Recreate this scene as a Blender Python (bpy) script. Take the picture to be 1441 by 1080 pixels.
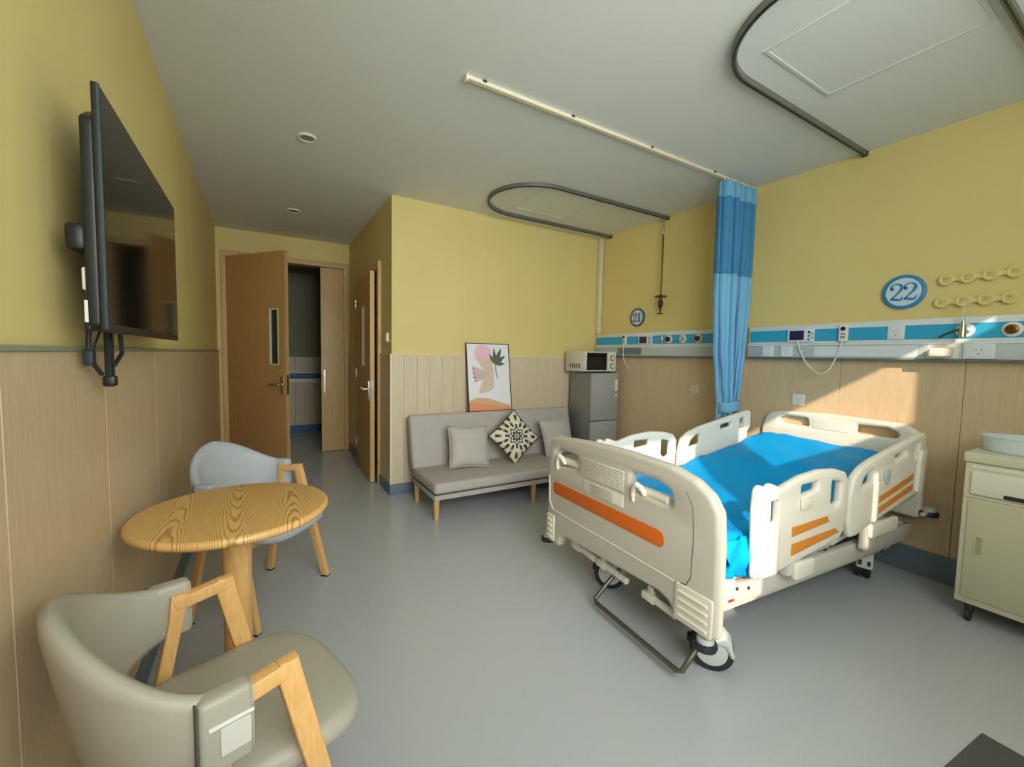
import bpy, bmesh, math, random
from mathutils import Vector, Matrix
random.seed(4)
R = math.radians
SC = bpy.context.scene
COL = SC.collection
for o in list(bpy.data.objects): bpy.data.objects.remove(o)

# ------------------------------------------------------------------ camera
CAM_H = 1.33
cd = bpy.data.cameras.new('camera'); cam = bpy.data.objects.new('camera', cd); COL.objects.link(cam)
cd.sensor_fit = 'HORIZONTAL'; cd.sensor_width = 36; cd.lens = 36 * 592.32 / 1441; cd.clip_start = .02
yaw, pitch, roll = R(30.869), R(3.712), R(1.137)
fw = Vector((math.sin(yaw)*math.cos(pitch), math.cos(yaw)*math.cos(pitch), -math.sin(pitch)))
rt = Vector((math.cos(yaw), -math.sin(yaw), 0)); up = rt.cross(fw)
r2 = math.cos(roll)*rt + math.sin(roll)*up; u2 = -math.sin(roll)*rt + math.cos(roll)*up
M = Matrix((r2, u2, -fw)).transposed().to_4x4(); M.translation = (0, 0, CAM_H)
cam.matrix_world = M
SC.camera = cam
# ------------------------------------------------------------------ light
SC.view_settings.view_transform = 'Standard'
SC.view_settings.look = 'None'
SC.view_settings.gamma = 1
SC.view_settings.use_curve_mapping = False
SC.view_settings.exposure = 0.22
w = bpy.data.worlds.new('world'); SC.world = w; w.use_nodes = True
w.node_tree.nodes['Background'].inputs[0].default_value = (.62, .78, 1, 1)
w.node_tree.nodes['Background'].inputs[1].default_value = .8
SUN_K, SUN_S = 1.2, -.67
sl = bpy.data.lights.new('sun', 'SUN'); sl.energy = 4.3; sl.angle = R(.6); sl.color = (1, .8, .64)
so = bpy.data.objects.new('sun', sl); COL.objects.link(so)
so.rotation_euler = Vector((1/SUN_K, 1, SUN_S)).to_track_quat('-Z', 'Y').to_euler(); so.location = (0, -3, 4)
def area(name, loc, sx, sy, power, col, direction):
    l = bpy.data.lights.new(name, 'AREA'); l.shape = 'RECTANGLE'; l.size = sx; l.size_y = sy
    l.energy = power; l.color = col
    o = bpy.data.objects.new(name, l); COL.objects.link(o); o.location = loc
    o.rotation_euler = Vector(direction).to_track_quat('-Z', 'Y').to_euler(); return o
area('window_daylight', (1.0, -.70, 2.0), 2.3, 1.2, 37, (.90, .98, 1), (.1, 1, 0))
l = area('sofa_end_fill', (.95, -.72, 1.55), 1.9, 2.1, 26, (.97, 1, 1), (.2, 1, -.12)); l.data.spread = R(95)  # added fill lamp without a visible source, lifts the sofa end and floor

# ------------------------------------------------------------------ helpers
def srgb(r, g, b):
    f = lambda c: (c/255/12.92 if c/255 <= .04045 else ((c/255+.055)/1.055)**2.4)
    return (f(r), f(g), f(b), 1)
MATS = {}
def mat(name, col, rough=.5, metal=0, var=0, vscale=8, bump=0, bscale=60, stretch=(1,1,1), spec=.5, coat=0, trans=0, emit=0):
    m = bpy.data.materials.new(name); m.use_nodes = True
    nt = m.node_tree; b = nt.nodes['Principled BSDF']
    b.inputs['Base Color'].default_value = col; b.inputs['Roughness'].default_value = rough
    b.inputs['Metallic'].default_value = metal; b.inputs['Specular IOR Level'].default_value = spec
    b.inputs['Coat Weight'].default_value = coat; b.inputs['Coat Roughness'].default_value = .15
    b.inputs['Transmission Weight'].default_value = trans
    if var or bump:
        tc = nt.nodes.new('ShaderNodeTexCoord'); mp = nt.nodes.new('ShaderNodeMapping')
        mp.inputs['Scale'].default_value = stretch; nt.links.new(tc.outputs['Object'], mp.inputs[0])
    if var:
        n = nt.nodes.new('ShaderNodeTexNoise'); n.inputs['Scale'].default_value = vscale; n.inputs['Detail'].default_value = 4
        nt.links.new(mp.outputs[0], n.inputs['Vector'])
        r = nt.nodes.new('ShaderNodeValToRGB')
        r.color_ramp.elements[0].position = .3; r.color_ramp.elements[1].position = .7
        r.color_ramp.elements[0].color = [c*(1-var) for c in col[:3]]+[1]
        r.color_ramp.elements[1].color = [min(1, c*(1+var)) for c in col[:3]]+[1]
        nt.links.new(n.outputs[0], r.inputs[0]); nt.links.new(r.outputs[0], b.inputs['Base Color'])
    if bump:
        n2 = nt.nodes.new('ShaderNodeTexNoise'); n2.inputs['Scale'].default_value = bscale
        nt.links.new(mp.outputs[0], n2.inputs['Vector'])
        bp = nt.nodes.new('ShaderNodeBump'); bp.inputs['Strength'].default_value = bump; bp.inputs['Distance'].default_value = .01
        nt.links.new(n2.outputs[0], bp.inputs['Height']); nt.links.new(bp.outputs[0], b.inputs['Normal'])
    MATS[name] = m; return m

class MB:
    """collects shapes and links them as ONE mesh object"""
    def __init__(s): s.v = []; s.f = []
    def add(s, vs, fs, mx=None):
        n = len(s.v); s.v += [tuple(mx @ Vector(v)) if mx else tuple(v) for v in vs]
        s.f += [tuple(i+n for i in f) for f in fs]; return s
    def bm(s, b, mx=None):
        b.verts.ensure_lookup_table(); b.verts.index_update()
        s.add([v.co for v in b.verts], [[v.index for v in f.verts] for f in b.faces], mx); b.free(); return s
    def mesh(s, me, mx=None):
        s.add([v.co for v in me.vertices], [list(p.vertices) for p in me.polygons], mx); bpy.data.meshes.remove(me); return s
    def box(s, x0, x1, y0, y1, z0, z1, r=0, seg=2, mx=None):
        b = bmesh.new(); bmesh.ops.create_cube(b, size=1)
        for v in b.verts: v.co = ((x0+x1)/2+v.co.x*(x1-x0), (y0+y1)/2+v.co.y*(y1-y0), (z0+z1)/2+v.co.z*(z1-z0))
        if r: bmesh.ops.bevel(b, geom=b.edges[:], offset=r, segments=seg, profile=.5, affect='EDGES', clamp_overlap=True)
        return s.bm(b, mx)
    def lathe(s, prof, n=24, mx=None):
        vs = []; fs = []
        for (r, z) in prof:
            for k in range(n): a = 2*math.pi*k/n; vs.append((r*math.cos(a), r*math.sin(a), z))
        for i in range(len(prof)-1):
            for k in range(n): fs.append((i*n+k, i*n+(k+1) % n, (i+1)*n+(k+1) % n, (i+1)*n+k))
        if prof[0][0] > 1e-5: fs.append(tuple(range(n))[::-1])
        if prof[-1][0] > 1e-5: fs.append(tuple((len(prof)-1)*n+k for k in range(n)))
        return s.add(vs, fs, mx)
    def cyl(s, p, q, r, r1=None, n=16):
        p = Vector(p); q = Vector(q); d = q-p
        mx = Matrix.Translation(p) @ d.to_track_quat('Z', 'Y').to_matrix().to_4x4()
        r1 = r if r1 is None else r1; e = min(r, r1)*.12
        return s.lathe([(r-e, 0), (r, e), (r1, d.length-e), (r1-e, d.length)], n, mx)
    def tube(s, pts, r, n=8, closed=False):
        pts = [Vector(p) for p in pts]; m = len(pts); vs = []; fs = []; prev = None
        for i, p in enumerate(pts):
            a = pts[(i-1) % m] if (closed or i > 0) else p; b = pts[(i+1) % m] if (closed or i < m-1) else p
            t = (b-a).normalized()
            if prev is None: x = t.orthogonal().normalized()
            else:
                x = prev - t*prev.dot(t); x.normalize()
            prev = x; y = t.cross(x); rr = r[i] if isinstance(r, (list, tuple)) else r
            for k in range(n): an = 2*math.pi*k/n; vs.append(p + x*rr*math.cos(an) + y*rr*math.sin(an))
        for i in range(m if closed else m-1):
            j = (i+1) % m
            for k in range(n): fs.append((i*n+k, i*n+(k+1) % n, j*n+(k+1) % n, j*n+k))
        if not closed: fs.append(tuple(range(n))[::-1]); fs.append(tuple((m-1)*n+k for k in range(n)))
        return s.add(vs, fs)
    def plate(s, loops, depth, bevel=0, mx=None, res=2):
        return s.mesh(plate_mesh(loops, depth, bevel, res), mx)
    def grid(s, nx, ny, fn, closed_x=False):
        vs = [fn(i/(nx if closed_x else nx-1), j/(ny-1)) for j in range(ny) for i in range(nx)]
        fs = []
        for j in range(ny-1):
            for i in range(nx if closed_x else nx-1):
                k = (i+1) % nx; fs.append((j*nx+i, j*nx+k, (j+1)*nx+k, (j+1)*nx+i))
        return s.add(vs, fs)
    def build(s, name, m, parent=None, angle=40, smooth=True):
        me = bpy.data.meshes.new(name); me.from_pydata(s.v, [], s.f); me.validate()
        b = bmesh.new(); b.from_mesh(me); bmesh.ops.recalc_face_normals(b, faces=b.faces[:]); b.to_mesh(me); b.free()
        me.materials.append(MATS[m] if isinstance(m, str) else m)
        if smooth:
            for p in me.polygons: p.use_smooth = True
            me.set_sharp_from_angle(angle=R(angle))
        o = bpy.data.objects.new(name, me); COL.objects.link(o)
        if parent: o.parent = parent
        return o
def plate_mesh(loops, depth, bevel=0, res=2):
    c = bpy.data.curves.new('tmp', 'CURVE'); c.dimensions = '2D'; c.fill_mode = 'BOTH'
    c.extrude = max(0, depth/2-bevel); c.bevel_depth = bevel; c.bevel_resolution = res; c.offset = -bevel
    for lp in loops:
        sp = c.splines.new('POLY'); sp.points.add(len(lp)-1); sp.use_cyclic_u = True
        for i, (x, y) in enumerate(lp): sp.points[i].co = (x, y, 0, 1)
    o = bpy.data.objects.new('tmp', c); COL.objects.link(o)
    dg = bpy.context.evaluated_depsgraph_get(); dg.update()
    me = bpy.data.meshes.new_from_object(o.evaluated_get(dg))
    bpy.data.objects.remove(o); bpy.data.curves.remove(c)
    b = bmesh.new(); b.from_mesh(me); bmesh.ops.remove_doubles(b, verts=b.verts[:], dist=1e-5); b.to_mesh(me); b.free()
    return me
def rounded(pts, r, seg=5):
    """round the corners of a polygon; r is one radius or one per point"""
    out = []; n = len(pts)
    for i in range(n):
        p = Vector(pts[i]); a = Vector(pts[i-1]); b = Vector(pts[(i+1) % n])
        rr = r[i] if isinstance(r, (list, tuple)) else r
        da = (a-p); db = (b-p)
        if rr <= 0: out.append(tuple(p)); continue
        ang = da.angle(db); t = min(rr/math.tan(ang/2), da.length*.48, db.length*.48)
        p0 = p+da.normalized()*t; p1 = p+db.normalized()*t
        for k in range(seg+1):
            q = k/seg; out.append(tuple((1-q)**2*p0 + 2*q*(1-q)*p + q*q*p1))
    return out
def rect(x0, x1, y0, y1): return [(x0, y0), (x1, y0), (x1, y1), (x0, y1)]
def circle(cx, cy, rx, ry=None, n=32):
    ry = ry or rx
    return [(cx+rx*math.cos(2*math.pi*k/n), cy+ry*math.sin(2*math.pi*k/n)) for k in range(n)]
def axes(X, Y, Z, t=(0, 0, 0)):
    m = Matrix((Vector(X), Vector(Y), Vector(Z))).transposed().to_4x4(); m.translation = t; return m
YZ = lambda x: axes((0, 1, 0), (0, 0, 1), (1, 0, 0), (x, 0, 0))     # plate drawn in (y, z), thickness along x
XZ = lambda y: axes((1, 0, 0), (0, 0, 1), (0, -1, 0), (0, y, 0))    # plate drawn in (x, z), thickness along y
XY = lambda z: Matrix.Translation((0, 0, z))
def thing(name, label, cat, loc=(0, 0, 0), rz=0, group=None):
    o = bpy.data.objects.new(name, None); COL.objects.link(o); o.empty_display_size = .05
    o.location = loc; o.rotation_euler = (0, 0, rz); return tag(o, label, cat, group)
def tag(o, label, cat, group=None):
    o['label'] = label; o['category'] = cat
    if group: o['group'] = group
    return o
def struct(o): o['kind'] = 'structure'; return o
def copy_tree(o, parent=None):
    c = o.copy(); COL.objects.link(c)
    if parent: c.parent = parent
    for ch in list(o.children): copy_tree(ch, c)
    return c

# ------------------------------------------------------------------ materials
def wood(name, col, dark, scale=(1, 1, 1), freq=30, rough=.4, amount=.5):
    m = mat(name, col, rough); nt = m.node_tree; b = nt.nodes['Principled BSDF']
    tc = nt.nodes.new('ShaderNodeTexCoord'); mp = nt.nodes.new('ShaderNodeMapping'); mp.inputs['Scale'].default_value = scale
    nt.links.new(tc.outputs['Object'], mp.inputs[0])
    n = nt.nodes.new('ShaderNodeTexNoise'); n.inputs['Scale'].default_value = freq; n.inputs['Detail'].default_value = 5
    nt.links.new(mp.outputs[0], n.inputs['Vector'])
    r = nt.nodes.new('ShaderNodeValToRGB'); r.color_ramp.elements[0].position = .35; r.color_ramp.elements[1].position = .62
    r.color_ramp.elements[0].color = dark; r.color_ramp.elements[1].color = col
    nt.links.new(n.outputs[0], r.inputs[0]); nt.links.new(r.outputs[0], b.inputs['Base Color']); return m
mat('wall_paint', srgb(224, 205, 134), .75, var=.02, vscale=2)
mat('ceiling_paint', srgb(226, 228, 220), .8, var=.015, vscale=1.5)
wood('panel_wood', srgb(214, 190, 152), srgb(205, 179, 140), (9, 9, .45), 14, .42)
wood('panel_ribbed', srgb(220, 205, 174), srgb(206, 189, 156), (30, 30, .3), 9, .5)
wood('door_wood', srgb(200, 158, 98), srgb(190, 147, 88), (12, 12, .5), 10, .45)
wood('chair_wood', srgb(230, 182, 116), srgb(218, 168, 100), (6, 6, 1.2), 16, .38)
wood('sofa_leg_wood', srgb(220, 180, 120), srgb(205, 160, 100), (6, 6, 1), 14, .45)
wood('frame_oak', srgb(214, 180, 122), srgb(200, 164, 106), (9, 9, .6), 12, .45)
mat('trim_cream', srgb(225, 215, 185), .5)
mat('trim_green', srgb(140, 150, 120), .5)
mat('skirting', srgb(108, 124, 136), .5, var=.05)
mat('corridor_dim_paint', srgb(140, 140, 112), .8)  # dimness of the corridor put into its paint colour
mat('corridor_blue', srgb(60, 110, 150), .5)
mat('white_plastic', srgb(232, 228, 212), .38)
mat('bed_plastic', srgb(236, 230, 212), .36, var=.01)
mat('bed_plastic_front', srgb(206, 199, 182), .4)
mat('bed_metal', srgb(222, 218, 206), .35, .1)
mat('orange', srgb(222, 108, 22), .45)
mat('orange_pale', srgb(218, 138, 50), .45)
mat('grey_metal', srgb(120, 116, 106), .38, .8)
mat('dark_metal', srgb(72, 72, 66), .4, .6)
mat('rail_metal', srgb(134, 134, 124), .4, .7)
mat('chrome', srgb(210, 210, 205), .2, 1)
mat('brass', srgb(118, 88, 42), .35, .9)
mat('rubber', srgb(38, 44, 50), .55)
mat('black_plastic', srgb(22, 25, 25), .4)
mat('black_gloss', srgb(6, 6, 7), .08)
mat('tv_edge', srgb(70, 84, 88), .3, .4)
mat('wheel_hub', srgb(205, 210, 205), .4)
mat('leather', srgb(170, 165, 148), .46, var=.03, vscale=12, bump=.06, bscale=300)
mat('leather_blue', srgb(180, 185, 188), .5, var=.03, vscale=12, bump=.06, bscale=300)
mat('seam_dark', srgb(95, 90, 80), .7)
mat('tag_white', srgb(225, 225, 215), .5)
mat('tag_grey', srgb(204, 202, 192), .5)
mat('sofa_fabric', srgb(186, 178, 172), .75, var=.03, vscale=20, bump=.25, bscale=400)
mat('cushion_fabric', srgb(190, 184, 176), .7, var=.03, vscale=14, bump=.2, bscale=300)
mat('cushion_edge', srgb(60, 55, 52), .8)
mat('fridge_silver', srgb(178, 181, 180), .35, .3)
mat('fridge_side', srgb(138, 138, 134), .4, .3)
mat('joint_dark', srgb(40, 42, 44), .6)
mat('microwave_body', srgb(212, 205, 188), .42)
mat('console_white', srgb(222, 228, 228), .42)
mat('console_grey', srgb(190, 200, 198), .45)
mat('console_blue', srgb(50, 166, 205), .35)
mat('call_screen', srgb(30, 40, 85), .15)
mat('sign_blue', srgb(48, 134, 184), .4)
mat('sign_white', srgb(208, 222, 232), .45)
mat('sign_grey', srgb(70, 96, 112), .45)
mat('plaque', srgb(226, 208, 134), .55)
mat('plaque_edge', srgb(212, 190, 116), .6)
mat('cabinet_paint', srgb(214, 210, 186), .42)
mat('cabinet_front', srgb(200, 197, 168), .42)
mat('recess', srgb(170, 160, 130), .6)
mat('basin', srgb(212, 224, 226), .35)
mat('print_paper', srgb(238, 236, 240), .6)
mat('print_pink', srgb(240, 194, 212), .7)
mat('print_tan', srgb(220, 198, 176), .7)
mat('print_taupe', srgb(212, 188, 178), .7)
mat('print_green', srgb(92, 106, 78), .7)
mat('print_orange', srgb(236, 150, 108), .7)
mat('print_sand', srgb(220, 180, 134), .7)
mat('print_dark', srgb(80, 62, 60), .7)
mat('frame_dark', srgb(52, 44, 38), .45)
mat('patch_dark', srgb(84, 84, 80), .8, var=.05, vscale=60)
mat('lamp_off', srgb(150, 150, 135), .5)
mat('lamp_dark', srgb(105, 100, 75), .6)
mat('panel_light', srgb(226, 229, 222), .5)
mat('panel_light_frame', srgb(216, 218, 208), .5)
mat('glass_dark', srgb(40, 62, 58), .1)
mat('flow_glass', srgb(225, 230, 220), .1, trans=.85)
mat('red_print', srgb(190, 40, 40), .5)
mat('dial', srgb(120, 124, 120), .4)

def add_floor_mat():
    m = mat('vinyl', srgb(184, 189, 192), .27, spec=.5); nt = m.node_tree; b = nt.nodes['Principled BSDF']
    tc = nt.nodes.new('ShaderNodeTexCoord')
    n = nt.nodes.new('ShaderNodeTexNoise'); n.inputs['Scale'].default_value = 220; n.inputs['Detail'].default_value = 3
    n1 = nt.nodes.new('ShaderNodeTexNoise'); n1.inputs['Scale'].default_value = 1.7; n1.inputs['Detail'].default_value = 5
    for q in (n, n1): nt.links.new(tc.outputs['Object'], q.inputs['Vector'])
    r = nt.nodes.new('ShaderNodeValToRGB'); e = r.color_ramp.elements
    e[0].position = .28; e[0].color = srgb(150, 152, 150); e[1].position = .36; e[1].color = srgb(186, 191, 193)
    nt.links.new(n.outputs[0], r.inputs[0])
    mx = nt.nodes.new('ShaderNodeMixRGB'); mx.blend_type = 'MULTIPLY'; mx.inputs[0].default_value = 1
    r1 = nt.nodes.new('ShaderNodeValToRGB'); r1.color_ramp.elements[0].color = (.975, .975, .97, 1); r1.color_ramp.elements[1].color = (1, 1, 1, 1)
    nt.links.new(n1.outputs[0], r1.inputs[0]); nt.links.new(r.outputs[0], mx.inputs[1]); nt.links.new(r1.outputs[0], mx.inputs[2])
    nt.links.new(mx.outputs[0], b.inputs['Base Color'])
    mr = nt.nodes.new('ShaderNodeMapRange'); mr.inputs[3].default_value = .20; mr.inputs[4].default_value = .26
    nt.links.new(n1.outputs[0], mr.inputs[0]); nt.links.new(mr.outputs[0], b.inputs['Roughness'])
add_floor_mat()

def nodes_math(nt):
    def mth(op, a, b=None, c=None):
        n = nt.nodes.new('ShaderNodeMath'); n.operation = op
        for i, x in enumerate((a, b, c)):
            if x is None: continue
            if isinstance(x, (int, float)): n.inputs[i].default_value = x
            else: nt.links.new(x, n.inputs[i])
        return n.outputs[0]
    return mth
def add_table_mat():
    m = mat('table_ash', srgb(214, 166, 92), .33, coat=.25); nt = m.node_tree; b = nt.nodes['Principled BSDF']; mth = nodes_math(nt)
    tc = nt.nodes.new('ShaderNodeTexCoord'); sx = nt.nodes.new('ShaderNodeSeparateXYZ'); nt.links.new(tc.outputs['Object'], sx.inputs[0])
    nz = nt.nodes.new('ShaderNodeTexNoise'); nz.inputs['Scale'].default_value = 5; nz.inputs['Detail'].default_value = 3
    mp = nt.nodes.new('ShaderNodeMapping'); mp.inputs['Scale'].default_value = (1.6, .7, 1); nt.links.new(tc.outputs['Object'], mp.inputs[0]); nt.links.new(mp.outputs[0], nz.inputs['Vector'])
    q = mth('ADD', mth('MULTIPLY', sx.outputs['X'], 5.6), 20.48)
    p = mth('SUBTRACT', mth('FRACT', q), .5); fl = mth('FLOOR', q)
    sgn = mth('SUBTRACT', mth('MULTIPLY', mth('MODULO', fl, 2), 2), 1)
    f = mth('ADD', mth('MULTIPLY', mth('MULTIPLY', p, p), 7.0), mth('MULTIPLY', mth('MULTIPLY', sx.outputs['Y'], 1.25), sgn))
    f = mth('ADD', f, mth('MULTIPLY', nz.outputs[0], .55)); f = mth('ADD', f, mth('MULTIPLY', fl, .37))
    s = mth('POWER', mth('ABSOLUTE', mth('SINE', mth('MULTIPLY', f, 23))), 5)
    nf = nt.nodes.new('ShaderNodeTexNoise'); nf.inputs['Scale'].default_value = 30; nf.inputs['Detail'].default_value = 3
    mp2 = nt.nodes.new('ShaderNodeMapping'); mp2.inputs['Scale'].default_value = (8, .5, 1); nt.links.new(tc.outputs['Object'], mp2.inputs[0]); nt.links.new(mp2.outputs[0], nf.inputs['Vector'])
    s = mth('MULTIPLY', s, mth('ADD', mth('MULTIPLY', nf.outputs[0], .9), .25))
    r = nt.nodes.new('ShaderNodeValToRGB'); e = r.color_ramp.elements
    e[0].position = .05; e[0].color = srgb(234, 188, 114); e[1].position = .95; e[1].color = srgb(156, 108, 52)
    nt.links.new(s, r.inputs[0]); nt.links.new(r.outputs[0], b.inputs['Base Color'])
add_table_mat()
def add_pattern_mat():
    m = mat('floral_print', srgb(226, 220, 196), .7); nt = m.node_tree; b = nt.nodes['Principled BSDF']; mth = nodes_math(nt)
    tc = nt.nodes.new('ShaderNodeTexCoord'); sx = nt.nodes.new('ShaderNodeSeparateXYZ'); nt.links.new(tc.outputs['Object'], sx.inputs[0])
    x = sx.outputs['X']; y = sx.outputs['Y']
    r = mth('SQRT', mth('ADD', mth('MULTIPLY', x, x), mth('MULTIPLY', y, y))); a = mth('ARCTAN2', y, x)
    c4 = mth('COSINE', mth('MULTIPLY', a, 4)); c8 = mth('COSINE', mth('MULTIPLY', a, 8)); c16 = mth('COSINE', mth('MULTIPLY', a, 16))
    def ring(r0, wdt, amp, c): return mth('LESS_THAN', mth('ABSOLUTE', mth('SUBTRACT', r, mth('ADD', mth('MULTIPLY', c, amp), r0))), wdt)
    g = mth('MAXIMUM', ring(.035, .014, .010, c8), mth('MULTIPLY', ring(.115, .022, .02, c4), mth('GREATER_THAN', c16, -.2)))
    g = mth('MAXIMUM', g, mth('MULTIPLY', ring(.185, .022, .006, c8), mth('GREATER_THAN', c16, .35)))
    g = mth('MAXIMUM', g, mth('MULTIPLY', ring(.072, .008, .012, c8), 1))
    o = mth('MULTIPLY', ring(.15, .009, .012, c8), mth('GREATER_THAN', c16, .2))
    o = mth('MAXIMUM', o, mth('LESS_THAN', r, .012))
    m1 = nt.nodes.new('ShaderNodeMixRGB'); nt.links.new(g, m1.inputs[0]); m1.inputs[1].default_value = srgb(228, 222, 198); m1.inputs[2].default_value = srgb(44, 58, 58)
    m2 = nt.nodes.new('ShaderNodeMixRGB'); nt.links.new(o, m2.inputs[0]); nt.links.new(m1.outputs[0], m2.inputs[1]); m2.inputs[2].default_value = srgb(160, 112, 66)
    nt.links.new(m2.outputs[0], b.inputs['Base Color'])
add_pattern_mat()
def cloth_mat(name, col, rough, bump, scale, transl=0, stretch=(1, 1, 1)):
    m = mat(name, col, rough, bump=bump, bscale=scale, stretch=stretch)
    if transl:
        nt = m.node_tree; b = nt.nodes['Principled BSDF']; out = nt.nodes['Material Output']
        t = nt.nodes.new('ShaderNodeBsdfTranslucent'); t.inputs[0].default_value = col
        mx = nt.nodes.new('ShaderNodeMixShader'); mx.inputs[0].default_value = transl
        nt.links.new(b.outputs[0], mx.inputs[1]); nt.links.new(t.outputs[0], mx.inputs[2]); nt.links.new(mx.outputs[0], out.inputs[0])
    return m
cloth_mat('sheet_blue', srgb(0, 160, 232), .55, .35, 14)
MATS['sheet_blue'].node_tree.nodes['Principled BSDF'].inputs['Specular IOR Level'].default_value = .12
cloth_mat('curtain_blue', srgb(132, 198, 236), .7, .1, 200, .2)
cloth_mat('curtain_mesh', srgb(70, 142, 190), .75, .1, 300, .15)
cloth_mat('curtain_header', srgb(120, 186, 222), .7, .1, 200, .15)

# ------------------------------------------------------------------ room shell
XL, XR, YS, YE, XH, H, ZW, YB = -.422, 3.559, 3.919, 6.07, 1.032, 2.768, 1.328, -.80
PT = .012
def wall(name, mb, m='wall_paint'): return struct(mb.build(name, m, smooth=False))
floor = wall('floor', MB().box(XL-.15, XR+.15, YB-.15, 7.9, -.1, 0), 'vinyl')
ceil = wall('ceiling', MB().box(XL-.15, XR+.15, YB-.15, YE+.15, H, H+.1), 'ceiling_paint')
wl = wall('wall_left', MB().box(XL-.15, XL-PT, YB-.15, 7.9, 0, H))
wr = wall('wall_right', MB().box(XR+PT, XR+.15, YB-.15, YS+.2, 0, H))
wb = wall('wall_back', MB().box(XH+PT, XR+PT, YS+PT, YS+.14, 0, H))
# hall side wall with a bathroom doorway
BD0, BD1, BDH = 4.36, 5.22, 2.19
wh = wall('wall_hall', MB().box(XH+PT, XH+.13, YS+.14, BD0, 0, H).box(XH+PT, XH+.13, BD1, YE+.15, 0, H).box(XH+PT, XH+.13, BD0, BD1, BDH, H)
          .box(XH+.13, XH+.2, BD0-.1, BD1+.1, 0, H))
# end wall with double door
DX0, DX1, DH = -.335, .985, 2.45
we = wall('wall_end', MB().box(XL-PT, DX0, YE, YE+.15, 0, H).box(DX1, XH+.13, YE, YE+.15, 0, H).box(DX0, DX1, YE, YE+.15, DH, H))
# unseen wall behind the camera, its openings cut to shape the sun patches
lo = rect(XL-.15, XR+.15, 0, H); W1 = [(.05, 1.35), (.46, 1.35), (.46, 2.62), (-.33, 2.62), (-.33, 2.36), (.05, 2.36)]; W2 = rect(.95, 2.09, 2.14, 2.62); W3 = rect(2.12, 2.31, 2.51, 2.60); W4 = rect(1.30, 1.37, 1.48, 1.90)
wf = wall('wall_front', MB().plate([lo, W1, W2, W3, W4], .03, 0, XZ(YB-.015)))
for i, wd in enumerate((W1, W2, W3, W4)):
    xs_ = [p[0] for p in wd]; zs_ = [p[1] for p in wd]
    ow = rect(min(xs_)-.015, max(xs_)+.012, min(zs_)-.03, max(zs_)+.03)
    wn = struct(MB().plate([ow, wd], .012, .002, XZ(YB+.006)).build('window_%d' % (i+1), 'white_plastic'))  # frames round the added sun openings, out of view
# corridor beyond
wc = wall('wall_corridor', MB().box(XL-.15, 2.4, 7.75, 7.9, 0, 2.6).box(2.3, 2.4, YE+.15, 7.75, 0, 2.6).box(XH+.13, 2.4, YE+.05, YE+.15, 0, 2.6), 'corridor_dim_paint')
wall('ceiling_corridor', MB().box(XL-.15, 2.4, YE+.15, 7.9, 2.6, 2.7), 'corridor_dim_paint')
wall('floor_corridor', MB().box(XR+.15-2.6, 2.4, YE+.15, 7.9, -.1, -.001), 'vinyl')
x = XL
while x < 2.2:
    MB().box(x+.002, x+.298, 7.735, 7.75, .12, 1.25, .003, 1).build('wall_panel', 'panel_ribbed', wc); x += .3
MB().box(XL, 2.3, 7.73, 7.75, 0, .12).build('skirting', 'corridor_blue', wc)
hr = thing('handrail', 'blue topped white handrail on the dim corridor wall beyond the door', 'handrail', (0, 7.6, 0))
MB().box(.0, 2.2, .06, .13, .90, .98, .02).build('rail', 'corridor_blue', hr)
MB().box(.0, 2.2, .07, .13, .82, .90, .01).box(0, 2.2, .07, .13, .98, 1.0, .005).build('rail_base', 'white_plastic', hr)
for a in (.2, 1.4): MB().box(a, a+.04, .12, .15, .84, .96).build('bracket', 'white_plastic', hr)

# wainscot panels: one mesh each, with recessed joints between
def panels_x(parent, x, sgn, ys, m, z0=.10, z1=ZW):      # panels on a wall of constant x, facing sgn
    for a, b in zip(ys[:-1], ys[1:]):
        MB().box(min(x, x-sgn*PT), max(x, x-sgn*PT), min(a, b)+.001, max(a, b)-.001, z0, z1-.008, .0015, 1).build('wall_panel', m, parent)
def panels_y(parent, y, xs, m, z0=.10, z1=ZW):
    for a, b in zip(xs[:-1], xs[1:]):
        MB().box(a+.0008, b-.0008, y, y+PT, z0, z1-.008, .0012, 1).build('wall_panel', m, parent)
panels_x(wl, XL, 1, [YB, -.05, .55, 1.17, 1.79, 2.53, 3.15, 3.77, 4.39, 5.01, 5.63, YE], 'panel_wood')
panels_x(wr, XR, -1, [YB, -.48, .15, .76, 1.38, 2.0, 2.62, 3.24, YS], 'panel_wood', z1=1.375)
panels_x(wh, XH, -1, [YS+.005, BD0-.04], 'panel_wood'); panels_x(wh, XH, -1, [BD1+.065, YE], 'panel_wood')
xs = [XH]
while xs[-1] < XR-.12: xs.append(xs[-1]+.1263)
xs[-1] = XR
panels_y(wb, YS, xs, 'panel_ribbed')
# cap strips and skirting boards
MB().box(XL-PT, XL+.006, YB, YE, ZW-.008, ZW+.006, .002, 1).build('cap_strip', 'trim_green', wl)
MB().box(XH-.002, XR, YS-.004, YS+PT, ZW-.008, ZW+.004, .002, 1).build('cap_strip', 'trim_cream', wb)
MB().box(XH-.004, XH+PT, YS, BD0-.04, ZW-.008, ZW+.004).box(XH-.004, XH+PT, BD1+.065, YE, ZW-.008, ZW+.004).build('cap_strip', 'trim_cream', wh)
MB().box(XH-.006, XH+.012, YS-.006, YS+.012, 0.1, ZW).build('corner_bead', 'trim_cream', wh)
SK = .012
struct(MB().box(XL-PT, XL+SK, YB, YE, 0, .10, .004, 1).build('baseboard_left', 'skirting'))
struct(MB().box(XR-SK, XR+PT, YB, YS, 0, .165, .004, 1).build('baseboard_right', 'skirting'))
struct(MB().box(XH-SK, XR, YS-SK, YS+PT, 0, .10, .004, 1).build('baseboard_back', 'skirting'))
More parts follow.
